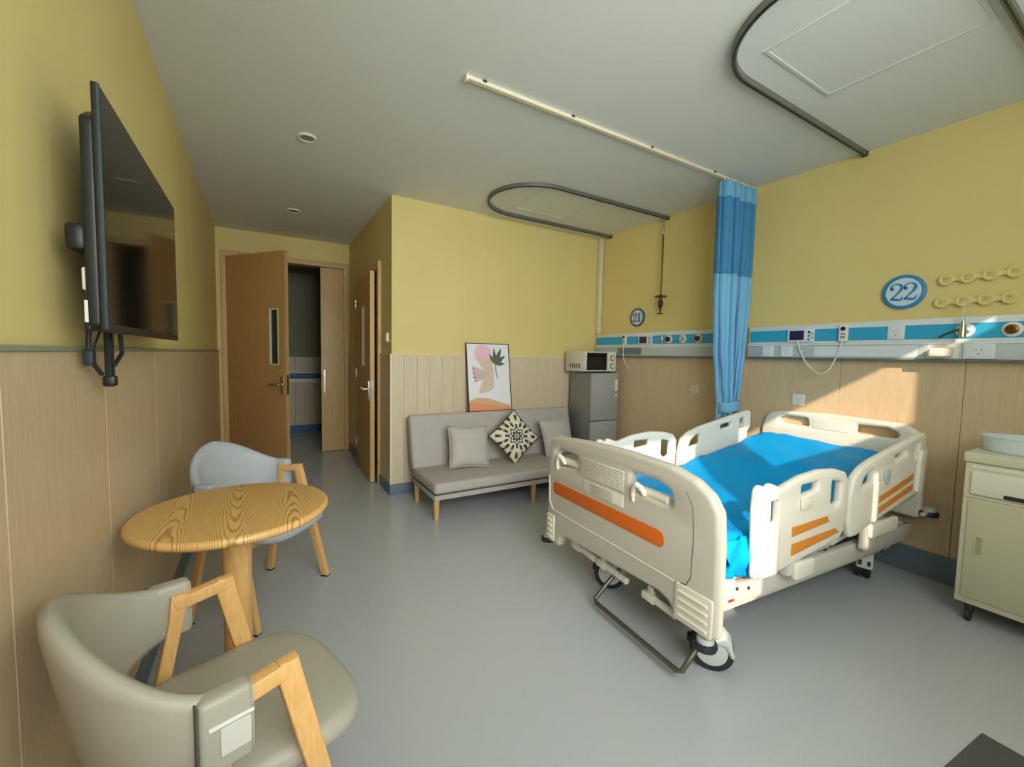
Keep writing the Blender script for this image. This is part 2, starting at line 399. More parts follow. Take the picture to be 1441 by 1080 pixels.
struct(MB().box(XH-SK, XH+PT, YS, BD0-.04, 0, .10, .004, 1).box(XH-SK, XH+PT, BD1+.065, YE, 0, .10, .004, 1).build('baseboard_hall', 'skirting'))
struct(MB().box(XR-.045, XR+.005, YS-.05, YS+.005, 1.62, H, .008, 2).build('trim_1', 'trim_cream'))      # pipe cover in the corner

# ---- doors
def lever(parent, x, y, z, sx, sy, m='chrome', flip=1):
    """lever handle: plate on a face normal to (sx, sy); lever runs along the tangent"""
    n = Vector((sx, sy, 0)).normalized(); t = Vector((-n.y, n.x, 0))*flip; c = Vector((x, y, z))
    mx = Matrix((t, Vector((0, 0, 1)), n)).transposed().to_4x4(); mx.translation = c
    h = MB().plate([rounded(rect(-.025, .025, -.10, .10), .012)], .012, .003, mx).build('handle_plate', m, parent)
    MB().cyl(c, c+n*.05, .011).tube([c+n*.048-t*.005, c+n*.05+t*.02, c+n*.05+t*.11, c+n*.044+t*.125], .010).build('lever', m, h)
    return h
d1 = bpy.data.objects.new('door_1', None); COL.objects.link(d1); struct(d1)
MB().plate([[(DX0-.055, 0), (DX0-.055, DH+.06), (DX1+.045, DH+.06), (DX1+.045, 0), (DX1-.015, 0), (DX1-.015, DH-.005), (DX0+.012, DH-.005), (DX0+.012, 0)]], .19, .006, XZ(YE+.07)).build('door_frame', 'frame_oak', d1)
def door_leaf(parent, loc, rz, width, height, glass=None, th=.042, m='door_wood'):
    e = None
    loops = [rect(0, width, .006, height)]
    if glass: loops.append(rect(*glass))
    lf = MB().plate(loops, th, .003, XZ(-th/2)).build('door_leaf', m, parent)
    lf.location = loc; lf.rotation_euler = (0, 0, rz)
    if glass:
        MB().box(glass[0], glass[1], -th/2-.004, -th/2+.004, glass[2], glass[3]).build('glass_pane', 'glass_dark', lf)
        MB().plate([rect(glass[0]-.012, glass[1]+.012, glass[2]-.012, glass[3]+.012), rect(glass[0]+.004, glass[1]-.004, glass[2]+.004, glass[3]-.004)], .05, .002, XZ(-th/2)).build('glazing_bead', 'trim_cream', lf)
    return lf
LW = .965
lf = door_leaf(d1, (DX0+.014, YE+.02, 0), R(-52), LW, DH-.012, (LW-.235, LW-.115, 1.19, 1.80))
hp = MB().plate([rounded(rect(-.025, .025, -.10, .10), .012)], .012, .003, axes((1, 0, 0), (0, 0, 1), (0, -1, 0), (LW-.055, -.046, .95))).build('door_handle', 'chrome', lf)
c = Vector((LW-.055, -.05, .965)); MB().cyl(c, c+Vector((0, -.05, 0)), .012).tube([c+Vector((.005, -.05, 0)), c+Vector((-.03, -.052, 0)), c+Vector((-.13, -.05, 0))], .011).build('door_handle', 'chrome', lf)
MB().box(LW-.001, LW+.002, -.034, -.008, .85, 1.07).build('lock_plate', 'chrome', lf)
MB().box(0, LW, -.002, .001, .006, .20).box(LW-.0005, LW+.0015, -.0418, -.0002, .01, DH-.02).build('edge_band', 'frame_oak', lf)
lf2 = door_leaf(d1, (.687, YE+.045, 0), 0, .283, DH-.012, m='frame_oak')
MB().box(.03, .05, -.046, -.042, .80, 1.10).build('flush_bolt', 'chrome', lf2)

d2 = bpy.data.objects.new('door_2', None); COL.objects.link(d2); struct(d2)
MB().plate([[(BD0-.035, 0), (BD0-.035, BDH+.06), (BD1+.06, BDH+.06), (BD1+.06, 0), (BD1-.02, 0), (BD1-.02, BDH-.02), (BD0+.02, BDH-.02), (BD0+.02, 0)]], .15, .006, YZ(XH+.055)).build('door_frame', 'frame_oak', d2)
BW = BD1-BD0-.05
lf = door_leaf(d2, (XH-.022, BD1-.022, 0), R(-90-1.3), BW, BDH-.035, (BW-.42, BW-.32, 1.2, 1.83))
c = Vector((BW-.06, -.048, .965))
MB().plate([rounded(rect(-.025, .025, -.10, .10), .012)], .012, .003, axes((1, 0, 0), (0, 0, 1), (0, -1, 0), (BW-.06, -.046, .95))).build('door_handle', 'chrome', lf)
MB().cyl(c, c+Vector((0, -.05, 0)), .012).tube([c+Vector((.005, -.05, 0)), c+Vector((-.03, -.052, 0)), c+Vector((-.13, -.05, 0))], .011).build('door_handle', 'chrome', lf)
MB().box(BW-.0005, BW+.0015, -.0418, -.0002, .01, BDH-.04).build('edge_band', 'frame_oak', lf)
MB().box(BW-.001, BW+.003, -.034, -.008, .86, 1.06).build('lock_plate', 'chrome', lf)
for z in (.3, 1.1, 1.9): MB().cyl((0, -.046, z-.05), (0, -.046, z+.05), .008).build('hinge', 'chrome', lf)

# ------------------------------------------------------------------ ceiling fittings
def rail(label, yc, xt, rr, group='curved curtain rails on the ceiling'):
    t = thing('curtain_rail', label, 'curtain rail', (0, yc, H), group=group)
    pts = [(XR-.012, rr, -.016)] + [(xt+rr+rr*math.cos(a), rr*math.sin(a), -.016) for a in [math.pi/2+math.pi*k/28 for k in range(29)]] + [(XR-.012, -rr, -.016)]
    vs = []; fs = []; prof = [(-.012, -.014), (.012, -.014), (.012, .016), (-.012, .016)]
    for i, p in enumerate(pts):
        a = Vector(pts[max(0, i-1)]); b = Vector(pts[min(len(pts)-1, i+1)]); tg = (b-a).normalized(); s = Vector((-tg.y, tg.x, 0))
        for (o, z) in prof: vs.append(Vector(p)+s*o+Vector((0, 0, z)))
    for i in range(len(pts)-1):
        for k in range(4): fs.append((i*4+k, i*4+(k+1) % 4, (i+1)*4+(k+1) % 4, (i+1)*4+k))
    fs += [(3, 2, 1, 0), tuple(len(pts)*4-4+k for k in range(4))]
    MB().add(vs, fs).build('track', 'rail_metal', t, 30)
    for s in (-1, 1): MB().box(XR-.016, XR-.002, s*rr-.018, s*rr+.018, -.036, -.001, .004).build('end_cap', 'dark_metal', t)
    vs2 = [Vector(p)+Vector((0, 0, -.0152)) for p in pts]
    MB().tube(vs2, .004, 6).build('slot', 'black_plastic', t)
    return t
rail('grey curved ceiling rail in front of the sofa wall with a rod hanging from it', 3.345, 1.775, .405)
rail('grey curved ceiling rail cut by the top of the photo, above the hospital bed', .92, 1.745, .405)
def plight(label, x0, x1, y0, y1):
    t = thing('panel_light', label, 'ceiling light', ((x0+x1)/2, (y0+y1)/2, H), group='square panel lights in the ceiling')
    a, b = (x1-x0)/2, (y1-y0)/2
    MB().plate([rect(-a, a, -b, b), rect(-a+.018, a-.018, -b+.018, b-.018)], .006, .002, XY(-.002)).build('frame', 'panel_light_frame', t)
    MB().box(-a+.018, a-.018, -b+.018, b-.018, -.002, 0).build('diffuser', 'panel_light', t)
plight('flush square light panel inside the curved rail by the sofa wall', 2.11, 2.72, 2.99, 3.60)
plight('flush square light panel above the bed at the top right', 2.03, 2.65, .56, 1.18)
def dlight(label, x, y, m, r=.062):
    t = thing('downlight', label, 'ceiling light', (x, y, H), group='round recessed downlights')
    MB().lathe([(r, 0), (r, -.006), (r-.008, -.012), (r-.018, -.008), (r-.02, 0)], 28).build('trim_ring', 'panel_light', t)
    MB().lathe([(r-.018, -.001), (r-.018, -.006), (0, -.0065)], 28).build('lens', m, t)
dlight('round recessed downlight in the open ceiling left of the cream track', .291, 3.227, 'lamp_off')
dlight('small round downlight in the dark hall ceiling near the door', .312, 4.921, 'lamp_dark')
t = thing('curtain_track', 'straight cream curtain track screwed to the ceiling, running to the blue curtain', 'curtain track', (0, 2.075, H))
MB().box(.93, XR-.002, -.014, .014, -.022, -.001, .003, 1).build('track', 'trim_cream', t)
MB().box(.924, .936, -.02, .02, -.034, -.001, .003, 1).build('end_cap', 'white_plastic', t)
for x in (1.03, 1.62, 2.3, 3.0): MB().box(x-.012, x+.012, -.018, .018, -.012, -.0005, .002, 1).build('clip', 'dark_metal', t)
# hanging infusion rod
t = thing('infusion_rod', 'thin brass coloured infusion rod with hook hanging from the far ceiling rail', 'rod', (3.50, 2.945, 0))
MB().tube([(0, 0, 2.735), (0, 0, 2.66), (.012, 0, 2.64), (.012, 0, 2.62), (-.005, 0, 2.61), (0, 0, 2.58)], .006).build('hanger', 'chrome', t)
MB().cyl((0, 0, 1.99), (0, 0, 2.585), .008).build('rod', 'brass', t)
MB().tube([(.055*math.cos(a), .055*math.sin(a), 1.965) for a in [2*math.pi*k/20 for k in range(20)]], .005, 6, True).cyl((-.055, 0, 1.965), (.055, 0, 1.965), .004).build('hook_ring', 'brass', t)
MB().lathe([(0, 1.995), (.012, 1.99), (.014, 1.955), (.01, 1.93), (.022, 1.925), (.026, 1.89), (.016, 1.855), (.008, 1.845), (.007, 1.80), (.03, 1.797), (.03, 1.79), (0, 1.788)], 16).build('grip', 'black_plastic', t)

# ------------------------------------------------------------------ television
t = thing('television', 'black flat television on a bracket high on the yellow wall at left', 'television', (-.322, 0, 0))
SA, SB = [(1.40, 1.366), (2.45, 1.376), (2.41, 1.972), (1.385, 1.945)], None
ty0, ty1, tz0, tz1 = 1.405, 2.44, 1.370, 1.962
body = MB().plate([rounded(rect(ty0, ty1, tz0, tz1), .008)], .014, .004, YZ(-.007)).build('bezel', 'black_plastic', t)
MB().box(-.001, .0016, ty0+.010, ty1-.010, tz0+.022, tz1-.010).build('screen', 'black_gloss', t)
MB().box(-.004, .0022, ty0-.001, ty0+.006, tz0+.004, tz1-.004, .001, 1).build('edge_strip', 'tv_edge', t)
MB().plate([rounded([(ty0+.002, tz0+.004), (ty1-.03, tz0+.004), (ty1-.03, tz1-.05), (ty0+.06, tz1-.05), (ty0+.002, tz1-.085)], .02)], .026, .006, YZ(-.0245)).build('back_shell', 'black_plastic', t)
MB().box(-.043, -.030, ty0+.004, ty0+.32, tz0+.002, tz0+.10, .004, 2).build('input_box', 'black_plastic', t)
MB().box(-.0405, -.034, ty0+.002, ty0+.0045, tz0+.022, tz0+.075).build('sticker', 'tag_white', t)
MB().box(-.046, -.037, ty0+.012, ty0+.03, tz0+.10, tz0+.155, .003, 1).build('plug', 'tag_white', t)
br = MB().box(-.10, -.036, 1.72, 2.12, 1.55, 1.75, .004, 1).build('wall_bracket', 'black_plastic', t)
MB().box(-.076, -.036, 1.42, 1.50, 1.565, 1.63, .012, 2).cyl((-.06, 1.46, 1.60), (-.06, 1.75, 1.60), .012).build('bracket_arm', 'black_plastic', t)
MB().box(-.068, -.05, 1.655, 1.68, 1.235, 1.40, .003, 1).box(-.073, -.045, 1.648, 1.687, 1.218, 1.25, .006, 2).build('lock_bar', 'black_plastic', t)
MB().tube([(-.075, 1.57, 1.39), (-.078, 1.57, 1.34), (-.078, 1.575, 1.30), (-.07, 1.64, 1.255)], .006).box(-.088, -.066, 1.555, 1.585, 1.282, 1.325, .005, 2).build('power_cable', 'rubber', t)
MB().tube([(-.05, 1.74, 1.39), (-.05, 1.755, 1.34), (-.05, 1.76, 1.315), (-.055, 1.70, 1.28), (-.06, 1.67, 1.275)], .006).build('signal_cable', 'rubber', t)
MB().tube([(-.06, 1.65, 1.385), (-.066, 1.62, 1.375), (-.07, 1.59, 1.34), (-.074, 1.59, 1.31)], .003).build('thin_cable', 'rubber', t)

# ------------------------------------------------------------------ round table
t = thing('round_table', 'round wooden pedestal table with bold cathedral grain, between two chairs', 'table', (-.088, 1.835, 0))
RT = .315
MB().lathe([(0, .716), (RT-.03, .716), (RT-.008, .722), (RT, .733), (RT-.001, .742), (RT-.007, .749), (RT-.016, .75), (0, .75)], 96).build('tabletop', 'table_ash', t, 60)
MB().lathe([(.16, .700), (.16, .716)], 32).build('mount_plate', 'dark_metal', t)
MB().lathe([(.052, .014), (.048, .10), (.045, .40), (.05, .62), (.06, .70)], 32).build('column', 'chair_wood', t)
MB().lathe([(.20, 0), (.20, .008), (.19, .014), (.05, .018)], 48).build('base_plate', 'dark_metal', t)

# ------------------------------------------------------------------ chairs
def make_chair(label, leather='leather', tagged=True):
    t = thing('armchair', label, 'chair', group='grey shell armchairs with wooden frames')
    HW = .238
    for s in (-1, 1):
        mx = lambda y: axes((1, 0, 0), (0, 0, 1), (0, -1, 0), (0, y, 0)) @ Matrix.Identity(4)
        def tilt(o):      # frames lean outwards towards the floor
            for v in o.data.vertices: v.co.y += s*(.66-v.co.z)*.055
        y = s*HW
        fl = MB().plate([[(.022, .678), (.060, .678), (.205, .008), (.165, .008), (.020, .64)]], .030, .004, mx(y)).build('front_leg', 'chair_wood', t); tilt(fl)
        rl = MB().plate([[(-.082, .672), (-.046, .672), (-.050, .63), (-.165, .008), (-.20, .008), (-.088, .60)]], .030, .004, mx(y)).build('rear_leg', 'chair_wood', t); tilt(rl)
        ar = MB().plate([[(-.080, .662), (.060, .680), (.052, .645), (-.07, .628)]], .034, .004, mx(y)).build('armrest', 'chair_wood', t); tilt(ar)
        for (lg, x0) in ((fl, .185), (rl, -.183)):
            g = MB().box(x0-.021, x0+.021, y-.017, y+.017, 0, .009, .002, 1).build('foot_pad', 'rubber', lg); tilt(g)
    # under-seat rails
    MB().box(.085, .115, -HW-.008, HW+.008, .375, .405, .003, 1).box(-.15, -.12, -HW-.008, HW+.008, .375, .405, .003, 1).build('seat_rail', 'chair_wood', t)
    # seat cushion: superellipse with a domed top
    N = 48
    def seat(u, v):
        a = 2*math.pi*u; ca, sa = math.cos(a), math.sin(a); e = .62
        ex = math.copysign(abs(ca)**e, ca); ey = math.copysign(abs(sa)**e, sa)
        prof = [(0, .398), (.75, .398), (.93, .405), (.99, .42), (1, .436), (.985, .45), (.93, .462), (.8, .469), (.5, .474), (0, .476)]
        k = v*(len(prof)-1); i = min(int(k), len(prof)-2); f = k-i
        rr = prof[i][0]*(1-f)+prof[i+1][0]*f; z = prof[i][1]*(1-f)+prof[i+1][1]*f
        fwd = .015+.248*ex*rr; wdt = (.232 + .022*min(1, max(0, fwd/.2)))*ey*rr
        return (fwd, wdt, z - .012*max(0, fwd-.16)/.1)
    MB().grid(N, 28, seat, True).build('seat', leather, t, 80)
    # wrap-around backrest
    def back(u, v):
        a = (u*2-1); th = a*math.pi*.5
        cx, cy = -.035, 0
        RX, RY = .262, .262
        px, py = cx-RX*math.cos(th)**.85 if math.cos(th) > 0 else cx, RY*math.sin(th)
        c = math.cos(th*1.0); c = max(0, c)
        k = c**2.1
        top = .690+.148*k; bot = .552-.075*k
        loop = [(0, 1), (.35, 1.0), (.5, .985), (.5, .5), (.5, .015), (.35, 0), (-.35, 0), (-.5, .015), (-.5, .5), (-.5, .985), (-.35, 1.0)]
        return px, py, top, bot, th, loop
    NU = 41; vs = []; fs = []; L = 12
    for i in range(NU):
        u = i/(NU-1); px, py, top, bot, th, _ = back(u, 0)
        n = Vector((-math.cos(th), math.sin(th), 0)); n = n.normalized() if n.length else Vector((0, 1, 0))
        T = .036+.012*max(0, math.cos(th)); lean = .06*max(0, math.cos(th))
        for j in range(L):
            q = 2*math.pi*j/L
            dz = math.copysign(abs(math.sin(q))**.45, math.sin(q)); dn = math.copysign(abs(math.cos(q))**.6, math.cos(q))
            z = (top+bot)/2+dz*(top-bot)/2
            ln = lean*((.84-z)/.36)
            p = Vector((px+ln, py, z))+n*dn*T/2
            vs.append(p)
    for i in range(NU-1):
        for j in range(L): fs.append((i*L+j, i*L+(j+1) % L, (i+1)*L+(j+1) % L, (i+1)*L+j))
    fs += [tuple(range(L)), tuple((NU-1)*L+j for j in range(L))]
    MB().add(vs, fs).build('backrest', leather, t, 70)
    # sleeves wrapped round the rear of the armrests, with a stitched seam
    for s in (-1, 1):
        sl = MB().box(-.125, -.036, s*.262-.024, s*.262+.024, .552, .697, .012, 3).build('sleeve', leather, t)
        MB().box(-.1275, -.1235, s*.262-.0255, s*.262+.0255, .556, .694, .002, 1).build('seam', 'seam_dark', sl)
        if s < 0 and tagged: MB().box(-.092, -.042, s*.262-.0265, s*.262-.0235, .585, .64, .0008, 1).build('care_tag', 'tag_grey', sl)
        if s < 0 and tagged: MB().box(-.11, -.037, s*.262-.0275, s*.262-.0235, .643, .650, .0008, 1).build('stitch_band', 'tag_white', sl)
    return t
ch = make_chair('grey leatherette armchair nearest the camera at the lower left, with a care tag'); ch.location = (-.07, 1.19, 0); ch.rotation_euler = (0, 0, R(17))
ch = make_chair('pale grey armchair behind the round table, seen against the door', 'leather_blue', False); ch.location = (-.005, 2.56, 0); ch.rotation_euler = (0, 0, R(-40))

# ------------------------------------------------------------------ sofa and what is on it
t = thing('sofa_bed', 'low grey fabric sofa bed against the yellow and wood sofa wall', 'sofa', (2.09, 3.5, 0))
HL = .925
MB().box(-HL, HL, -.39, .16, .165, .215, .012, 2).build('base', 'sofa_fabric', t)
def cushion_slab(nm, m, x0, x1, y0, y1, z0, z1, crown, par, mx=None):
    b = MB().box(x0, x1, y0, y1, z0, z1, .035, 4)
    o = b.build(nm, m, par, 60)
    return o
MB().box(-HL, HL, -.40, .17, .215, .305, .028, 4).build('seat_cushion', 'sofa_fabric', t, 60)
MB().box(-HL-.001, HL+.001, -.4015, .17, .213, .218, .002, 1).build('piping', 'seam_dark', t)
bk = MB().box(-HL, HL, -.055, .055, 0, .50, .03, 4).build('backrest', 'sofa_fabric', t, 60)
bk.location = (0, .20, .275); bk.rotation_euler = (R(-15), 0, 0)
for x in (-.31, .31): MB().box(x-.002, x+.002, -.0565, -.054, .04, .47).build('seam', 'cushion_fabric', bk)
for x in (-HL+.03, .04, HL-.03):
    for y in (-.355, .13):
        MB().lathe([(.017, 0), (.026, .168)], 16, Matrix.Translation((x, y, 0))).build('leg', 'sofa_leg_wood', t)
def pillow(nm, label, loc, rot, sz, th, m, group=None, cat='cushion', edge=None):
    def f(sg):
        def g(u, v):
            a, b = u*2-1, v*2-1
            k = (1-abs(a)**2.6)*(1-abs(b)**2.6); pin = 1-.07*(1-a*a)*abs(b)**3
            pin2 = 1-.07*(1-b*b)*abs(a)**3
            return (a*sz/2*pin2, b*sz/2*pin, sg*th/2*max(0, k)**.55+ .004*math.sin(7*a+3*b)*k)
        return g
    mb = MB().grid(21, 21, f(1)); 
    me = MB().grid(21, 21, f(1)).grid(21, 21, f(-1)).build(nm, m, None, 180)
    b = bmesh.new(); b.from_mesh(me.data); bmesh.ops.remove_doubles(b, verts=b.verts[:], dist=.0005); bmesh.ops.recalc_face_normals(b, faces=b.faces[:]); b.to_mesh(me.data); b.free()
    me.location = loc; me.rotation_euler = rot
    tag(me, label, cat, group)
    pts = []
    for k in range(4):
        for q in range(12):
            s = q/12*2-1
            a, b_ = [(s, -1), (1, s), (-s, 1), (-1, -s)][k]
            pin = 1-.07*(1-a*a)*abs(b_)**3; pin2 = 1-.07*(1-b_*b_)*abs(a)**3
            pts.append((a*sz/2*pin2, b_*sz/2*pin, 0))
    MB().tube(pts, .006, 6, True).build('piping', edge or m, me)
    return me
pillow('cushion', 'plain grey square cushion at the left end of the sofa', (1.635, 3.49, .495), (R(72), R(3), R(-4)), .385, .13, 'cushion_fabric', 'cushions on the sofa', edge='cushion_fabric')
pillow('cushion', 'plain grey square cushion at the right end of the sofa, partly hidden by the bed', (2.67, 3.52, .50), (R(73), R(-3), R(4)), .385, .13, 'cushion_fabric', 'cushions on the sofa', edge='cushion_fabric')
p = pillow('cushion', 'patterned cushion with dark green and cream floral print, standing on its corner', (2.115, 3.475, .545), (0, 0, 0), .385, .12, 'floral_print', 'cushions on the sofa', edge='cushion_edge')
p.rotation_euler = (Matrix.Rotation(R(-6), 4, 'Z') @ Matrix.Rotation(R(72), 4, 'X') @ Matrix.Rotation(R(40), 4, 'Z')).to_euler()

# framed print leaning on the wall
PW, PH = .50, .70
t = thing('framed_print', 'thin framed botanical print leaning on the wall above the sofa back', 'picture', (2.03, 3.812, .763), 0)
t.rotation_euler = (R(-8.5), 0, 0)
MB().plate([rect(-PW/2, PW/2, 0, PH), rect(-PW/2+.007, PW/2-.007, .007, PH-.007)], .028, .001, XZ(0)).build('frame', 'frame_dark', t)
MB().box(-PW/2+.007, PW/2-.007, -.006, .006, .007, PH-.007).build('paper', 'print_paper', t)
lay = [0]
def art(nm, m, loops):
    lay[0] += 1; MB().plate(loops, .0006, 0, XZ(-.0063-.0004*lay[0])).build(nm, m, t, smooth=False)
def leaf(x0, y0, ang, L, W, n=12):
    pts = []
    for k in range(n+1): q = k/n; pts.append((q*L, W/2*math.sin(math.pi*q**.8)))
    for k in range(n-1, 0, -1): q = k/n; pts.append((q*L, -W/2*math.sin(math.pi*q**.8)))
    c, s = math.cos(R(ang)), math.sin(R(ang)); return [(x0+c*a-s*b, y0+s*a+c*b) for a, b in pts]
art('pink_disc', 'print_pink', [circle(-.062, .588, .098)])
art('tan_leaf', 'print_tan', [[(-.135, .575), (-.08, .555), (-.01, .548), (.025, .545), (.045, .49), (.052, .44), (.058, .40), (.05, .34), (.055, .28), (.045, .23), (-.02, .195), (-.12, .18), (-.125, .20), (-.10, .27), (-.075, .31), (-.04, .355), (-.045, .415), (-.09, .455), (-.12, .51)]])
art('taupe_leaf', 'print_taupe', [[(-.195, .46), (-.15, .455), (-.10, .435), (-.05, .415), (-.02, .42), (-.01, .38), (-.05, .34), (-.09, .32), (-.15, .31), (-.175, .30), (-.165, .335), (-.19, .35), (-.18, .375), (-.195, .40), (-.185, .425)]])
for k, (a, b) in enumerate([(-.192, .43), (-.188, .385), (-.182, .345), (-.172, .31)]): art('dark_dash', 'print_dark', [leaf(a, b, 10-k*6, .035, .010)])
art('sand_hill', 'print_sand', [[(-.243, .10)]+[(-.243+.486*k/20, .10+.045*math.sin(math.pi*(k/20)**.75*1.25)-.02*k/20) for k in range(1, 21)]+[(.243, .007), (-.243, .007)]])
art('orange_hill', 'print_orange', [[(-.243+.486*k/20, .085+.012*math.sin(6*k/20)-.045*(k/20)) for k in range(21)]+[(.243, .007), (-.243, .007)]])
for (an, L, W) in ((122, .125, .036), (92, .17, .038), (64, .19, .048), (36, .155, .046), (2, .12, .038)): art('green_leaf', 'print_green', [leaf(.075, .485, an, L, W)])
art('stem', 'print_green', [[(.072, .49), (.080, .49), (.084, .40), (.100, .33), (.094, .325), (.077, .39)]])

# ------------------------------------------------------------------ fridge and microwave
t = thing('fridge', 'small silver two door fridge in the corner beside the sofa', 'fridge', (3.09, 3.47, 0))
FW, FD, FH = .385, .385, 1.165
MB().box(0, FW, .035, FD, .03, FH, .006, 2).build('body', 'fridge_side', t)
MB().box(.0, FW, 0, .034, .065, .628, .007, 2).build('lower_door', 'fridge_silver', t)
u_ = MB().box(.0, FW, 0, .034, .636, FH-.004, .007, 2).build('upper_door', 'fridge_silver', t)
MB().box(FW-.05, FW-.005, -.0015, .001, .965, 1.09).build('energy_label', 'tag_white', u_)
MB().box(FW-.048, FW-.008, -.002, .001, .90, .925).build('energy_label', 'tag_white', u_)
MB().box(.01, FW-.01, .02, .036, .627, .637).build('door_gap', 'joint_dark', t)
for x in (.04, FW-.04):
    for y in (.07, FD-.05): MB().cyl((x, y, 0), (x, y, .034), .016).build('foot', 'rubber', t)
t = thing('microwave', 'cream microwave oven with dark door standing on the small fridge', 'microwave', (3.00, 3.52, FH))
MWW, MWD, MWH = .48, .31, .225
MB().box(0, MWW, .015, MWD, .012, MWH+.012, .006, 2).build('case', 'microwave_body', t)
d = MB().box(.004, .355, -.002, .016, .016, MWH+.008, .004, 2).build('door', 'microwave_body', t)
MB().box(.045, .335, -.0045, 0, .03, MWH-.004, .001, 1).build('window', 'black_gloss', d)
c_ = MB().box(.358, MWW-.002, -.002, .016, .016, MWH+.008, .004, 2).build('control_panel', 'white_plastic', t)
for z in (.075, .165):
    MB().lathe([(.034, 0), (.034, .004), (.028, .006), (.024, .006)], 24, axes((1, 0, 0), (0, 0, 1), (0, -1, 0), (.418, -.0015, z))).build('dial_ring', 'dial', c_)
    MB().lathe([(.022, 0), (.020, .016), (0, .017)], 20, axes((1, 0, 0), (0, 0, 1), (0, -1, 0), (.418, -.0015, z))).build('knob', 'white_plastic', c_)
for k in range(5): MB().plate([rounded(rect(.06+k*.04, .074+k*.04, .05, .10), .006)], .003, 0, YZ(-.0005)).build('vent_slot', 'joint_dark', t)
for x in (.13, MWW-.06):
    for y in (.05, MWD-.04): MB().cyl((x, y, 0), (x, y, .014), .013).build('foot', 'rubber', t)

# ------------------------------------------------------------------ bed-head consoles on the right wall
def console(label, y0, y1, closed_left=True):
    t = thing('bedhead_console', label, 'wall console', (XR, 0, 0), group='bedhead service consoles')
    MB().box(-.045, .012, y0, y1, 1.462, 1.612, .006, 2).build('upper_housing', 'console_white', t)
    MB().box(-.048, -.03, y0+.012, y1-.012, 1.485, 1.573, .002, 1).build('blue_strip', 'console_blue', t)
    MB().box(-.062, 0, y0, y1, 1.362, 1.455, .008, 2).build('lower_housing', 'console_grey', t)
    MB().box(-.066, -.03, y0, y1, 1.452, 1.468, .003, 1).build('ledge', 'console_white', t)
    MB().box(-.064, 0, y0, y1, 1.352, 1.362, .003, 1).build('bottom_trim', 'dial', t)
    return t
def call_panel(t, y, z=1.53, m='console_white'):
    p = MB().box(-.062, -.040, y-.09, y+.09, z-.05, z+.05, .004, 2).build('call_panel', m, t)
    MB().box(-.0635, -.055, y-.025, y+.075, z-.036, z+.036, .001, 1).build('screen', 'call_screen', p)
    for k, zz in enumerate((.022, -.005, -.032)): MB().cyl((-.0660, y-.06, z+zz), (-.055, y-.06, z+zz), .009).build('button', 'dial' if k else 'joint_dark', p)
    for k, zz in enumerate((.01, -.02)): MB().cyl((-.0655, y-.082, z+zz), (-.055, y-.082, z+zz), .005).build('button', 'joint_dark', p)
def socket(t, y, z, x=-.062, wdt=.086, m='console_white', holes=True, name='socket'):
    s = MB().box(x-.010, x+.004, y-wdt/2, y+wdt/2, z-.043, z+.043, .004, 2).build(name, m, t)
    MB().box(x-.0125, x-.008, y-wdt/2+.012, y+wdt/2-.012, z-.031, z+.031, .002, 1).build('faceplate', m, s)
    if holes:
        MB().box(x-.0132, x-.011, y-.014, y-.008, z+.006, z+.010).box(x-.0132, x-.011, y+.008, y+.014, z+.006, z+.010).box(x-.0132, x-.011, y-.002, y+.002, z-.02, z-.01).build('pin_slot', 'joint_dark', s)
    return s
def gas(t, y, z, cap='chrome'):
    s = MB().lathe([(.040, 0), (.040, .006), (.034, .010), (.026, .010)], 28, axes((0, -1, 0), (0, 0, 1), (-1, 0, 0), (-.048, y, z))).build('gas_outlet', 'white_plastic', t)
    MB().lathe([(.025, 0), (.025, .022), (.017, .026), (.012, .026), (.010, .016), (0, .016)], 24, axes((0, -1, 0), (0, 0, 1), (-1, 0, 0), (-.054, y, z))).build('outlet_ring', cap, s)
    return s
c22 = console('long blue and white bedhead console above the hospital bed', -.35, 2.03)
call_panel(c22, 1.63)
socket(c22, 1.075, 1.53, -.046)
gas(c22, .765, 1.532); gas(c22, .585, 1.530, 'brass')
MB().cyl((-.098, .765, 1.58), (-.098, .765, 1.70), .006).build('flow_tube', 'flow_glass', c22)
v = MB().cyl((-.05, .765, 1.532), (-.105, .765, 1.532), .012).cyl((-.098, .765, 1.49), (-.098, .765, 1.56), .016).cyl((-.098, .765, 1.56), (-.098, .765, 1.585), .009).build('flow_valve', 'chrome', c22)
MB().tube([(-.098, .77, 1.54), (-.10, .83, 1.51), (-.10, .86, 1.49)], .006).build('valve_lever', 'dark_metal', v)
socket(c22, 1.86, 1.41, holes=False); socket(c22, 1.72, 1.41, holes=False); socket(c22, .70, 1.41, wdt=.125)
MB().box(-.0635, -.055, .96, 1.53, 1.375, 1.447, .002, 1).build('lamp_cover', 'console_white', c22)
hd = MB().box(-.064, -.060, .78, .92, 1.37, 1.45, .002, 1).build('dispenser', 'white_plastic', c22)
MB().box(-.13, -.064, .80, .90, 1.375, 1.43, .014, 3).build('cup', 'white_plastic', hd)
c21 = console('blue and white bedhead console in the far corner behind the blue curtain', 2.33, YS-.015)
call_panel(c21, 3.13, m='console_white'); 
gas(c21, 2.83, 1.53, 'dark_metal'); gas(c21, 2.67, 1.53); gas(c21, 2.50, 1.53, 'brass')
MB().box(-.07, -.045, 2.895, 2.912, 1.485, 1.59, .002, 1).cyl((-.06, 2.90, 1.53), (-.06, 2.95, 1.535), .007).build('flow_valve', 'chrome', c21)
MB().box(-.0635, -.055, 3.17, 3.52, 1.375, 1.447, .002, 1).build('lamp_cover', 'dial', c21)
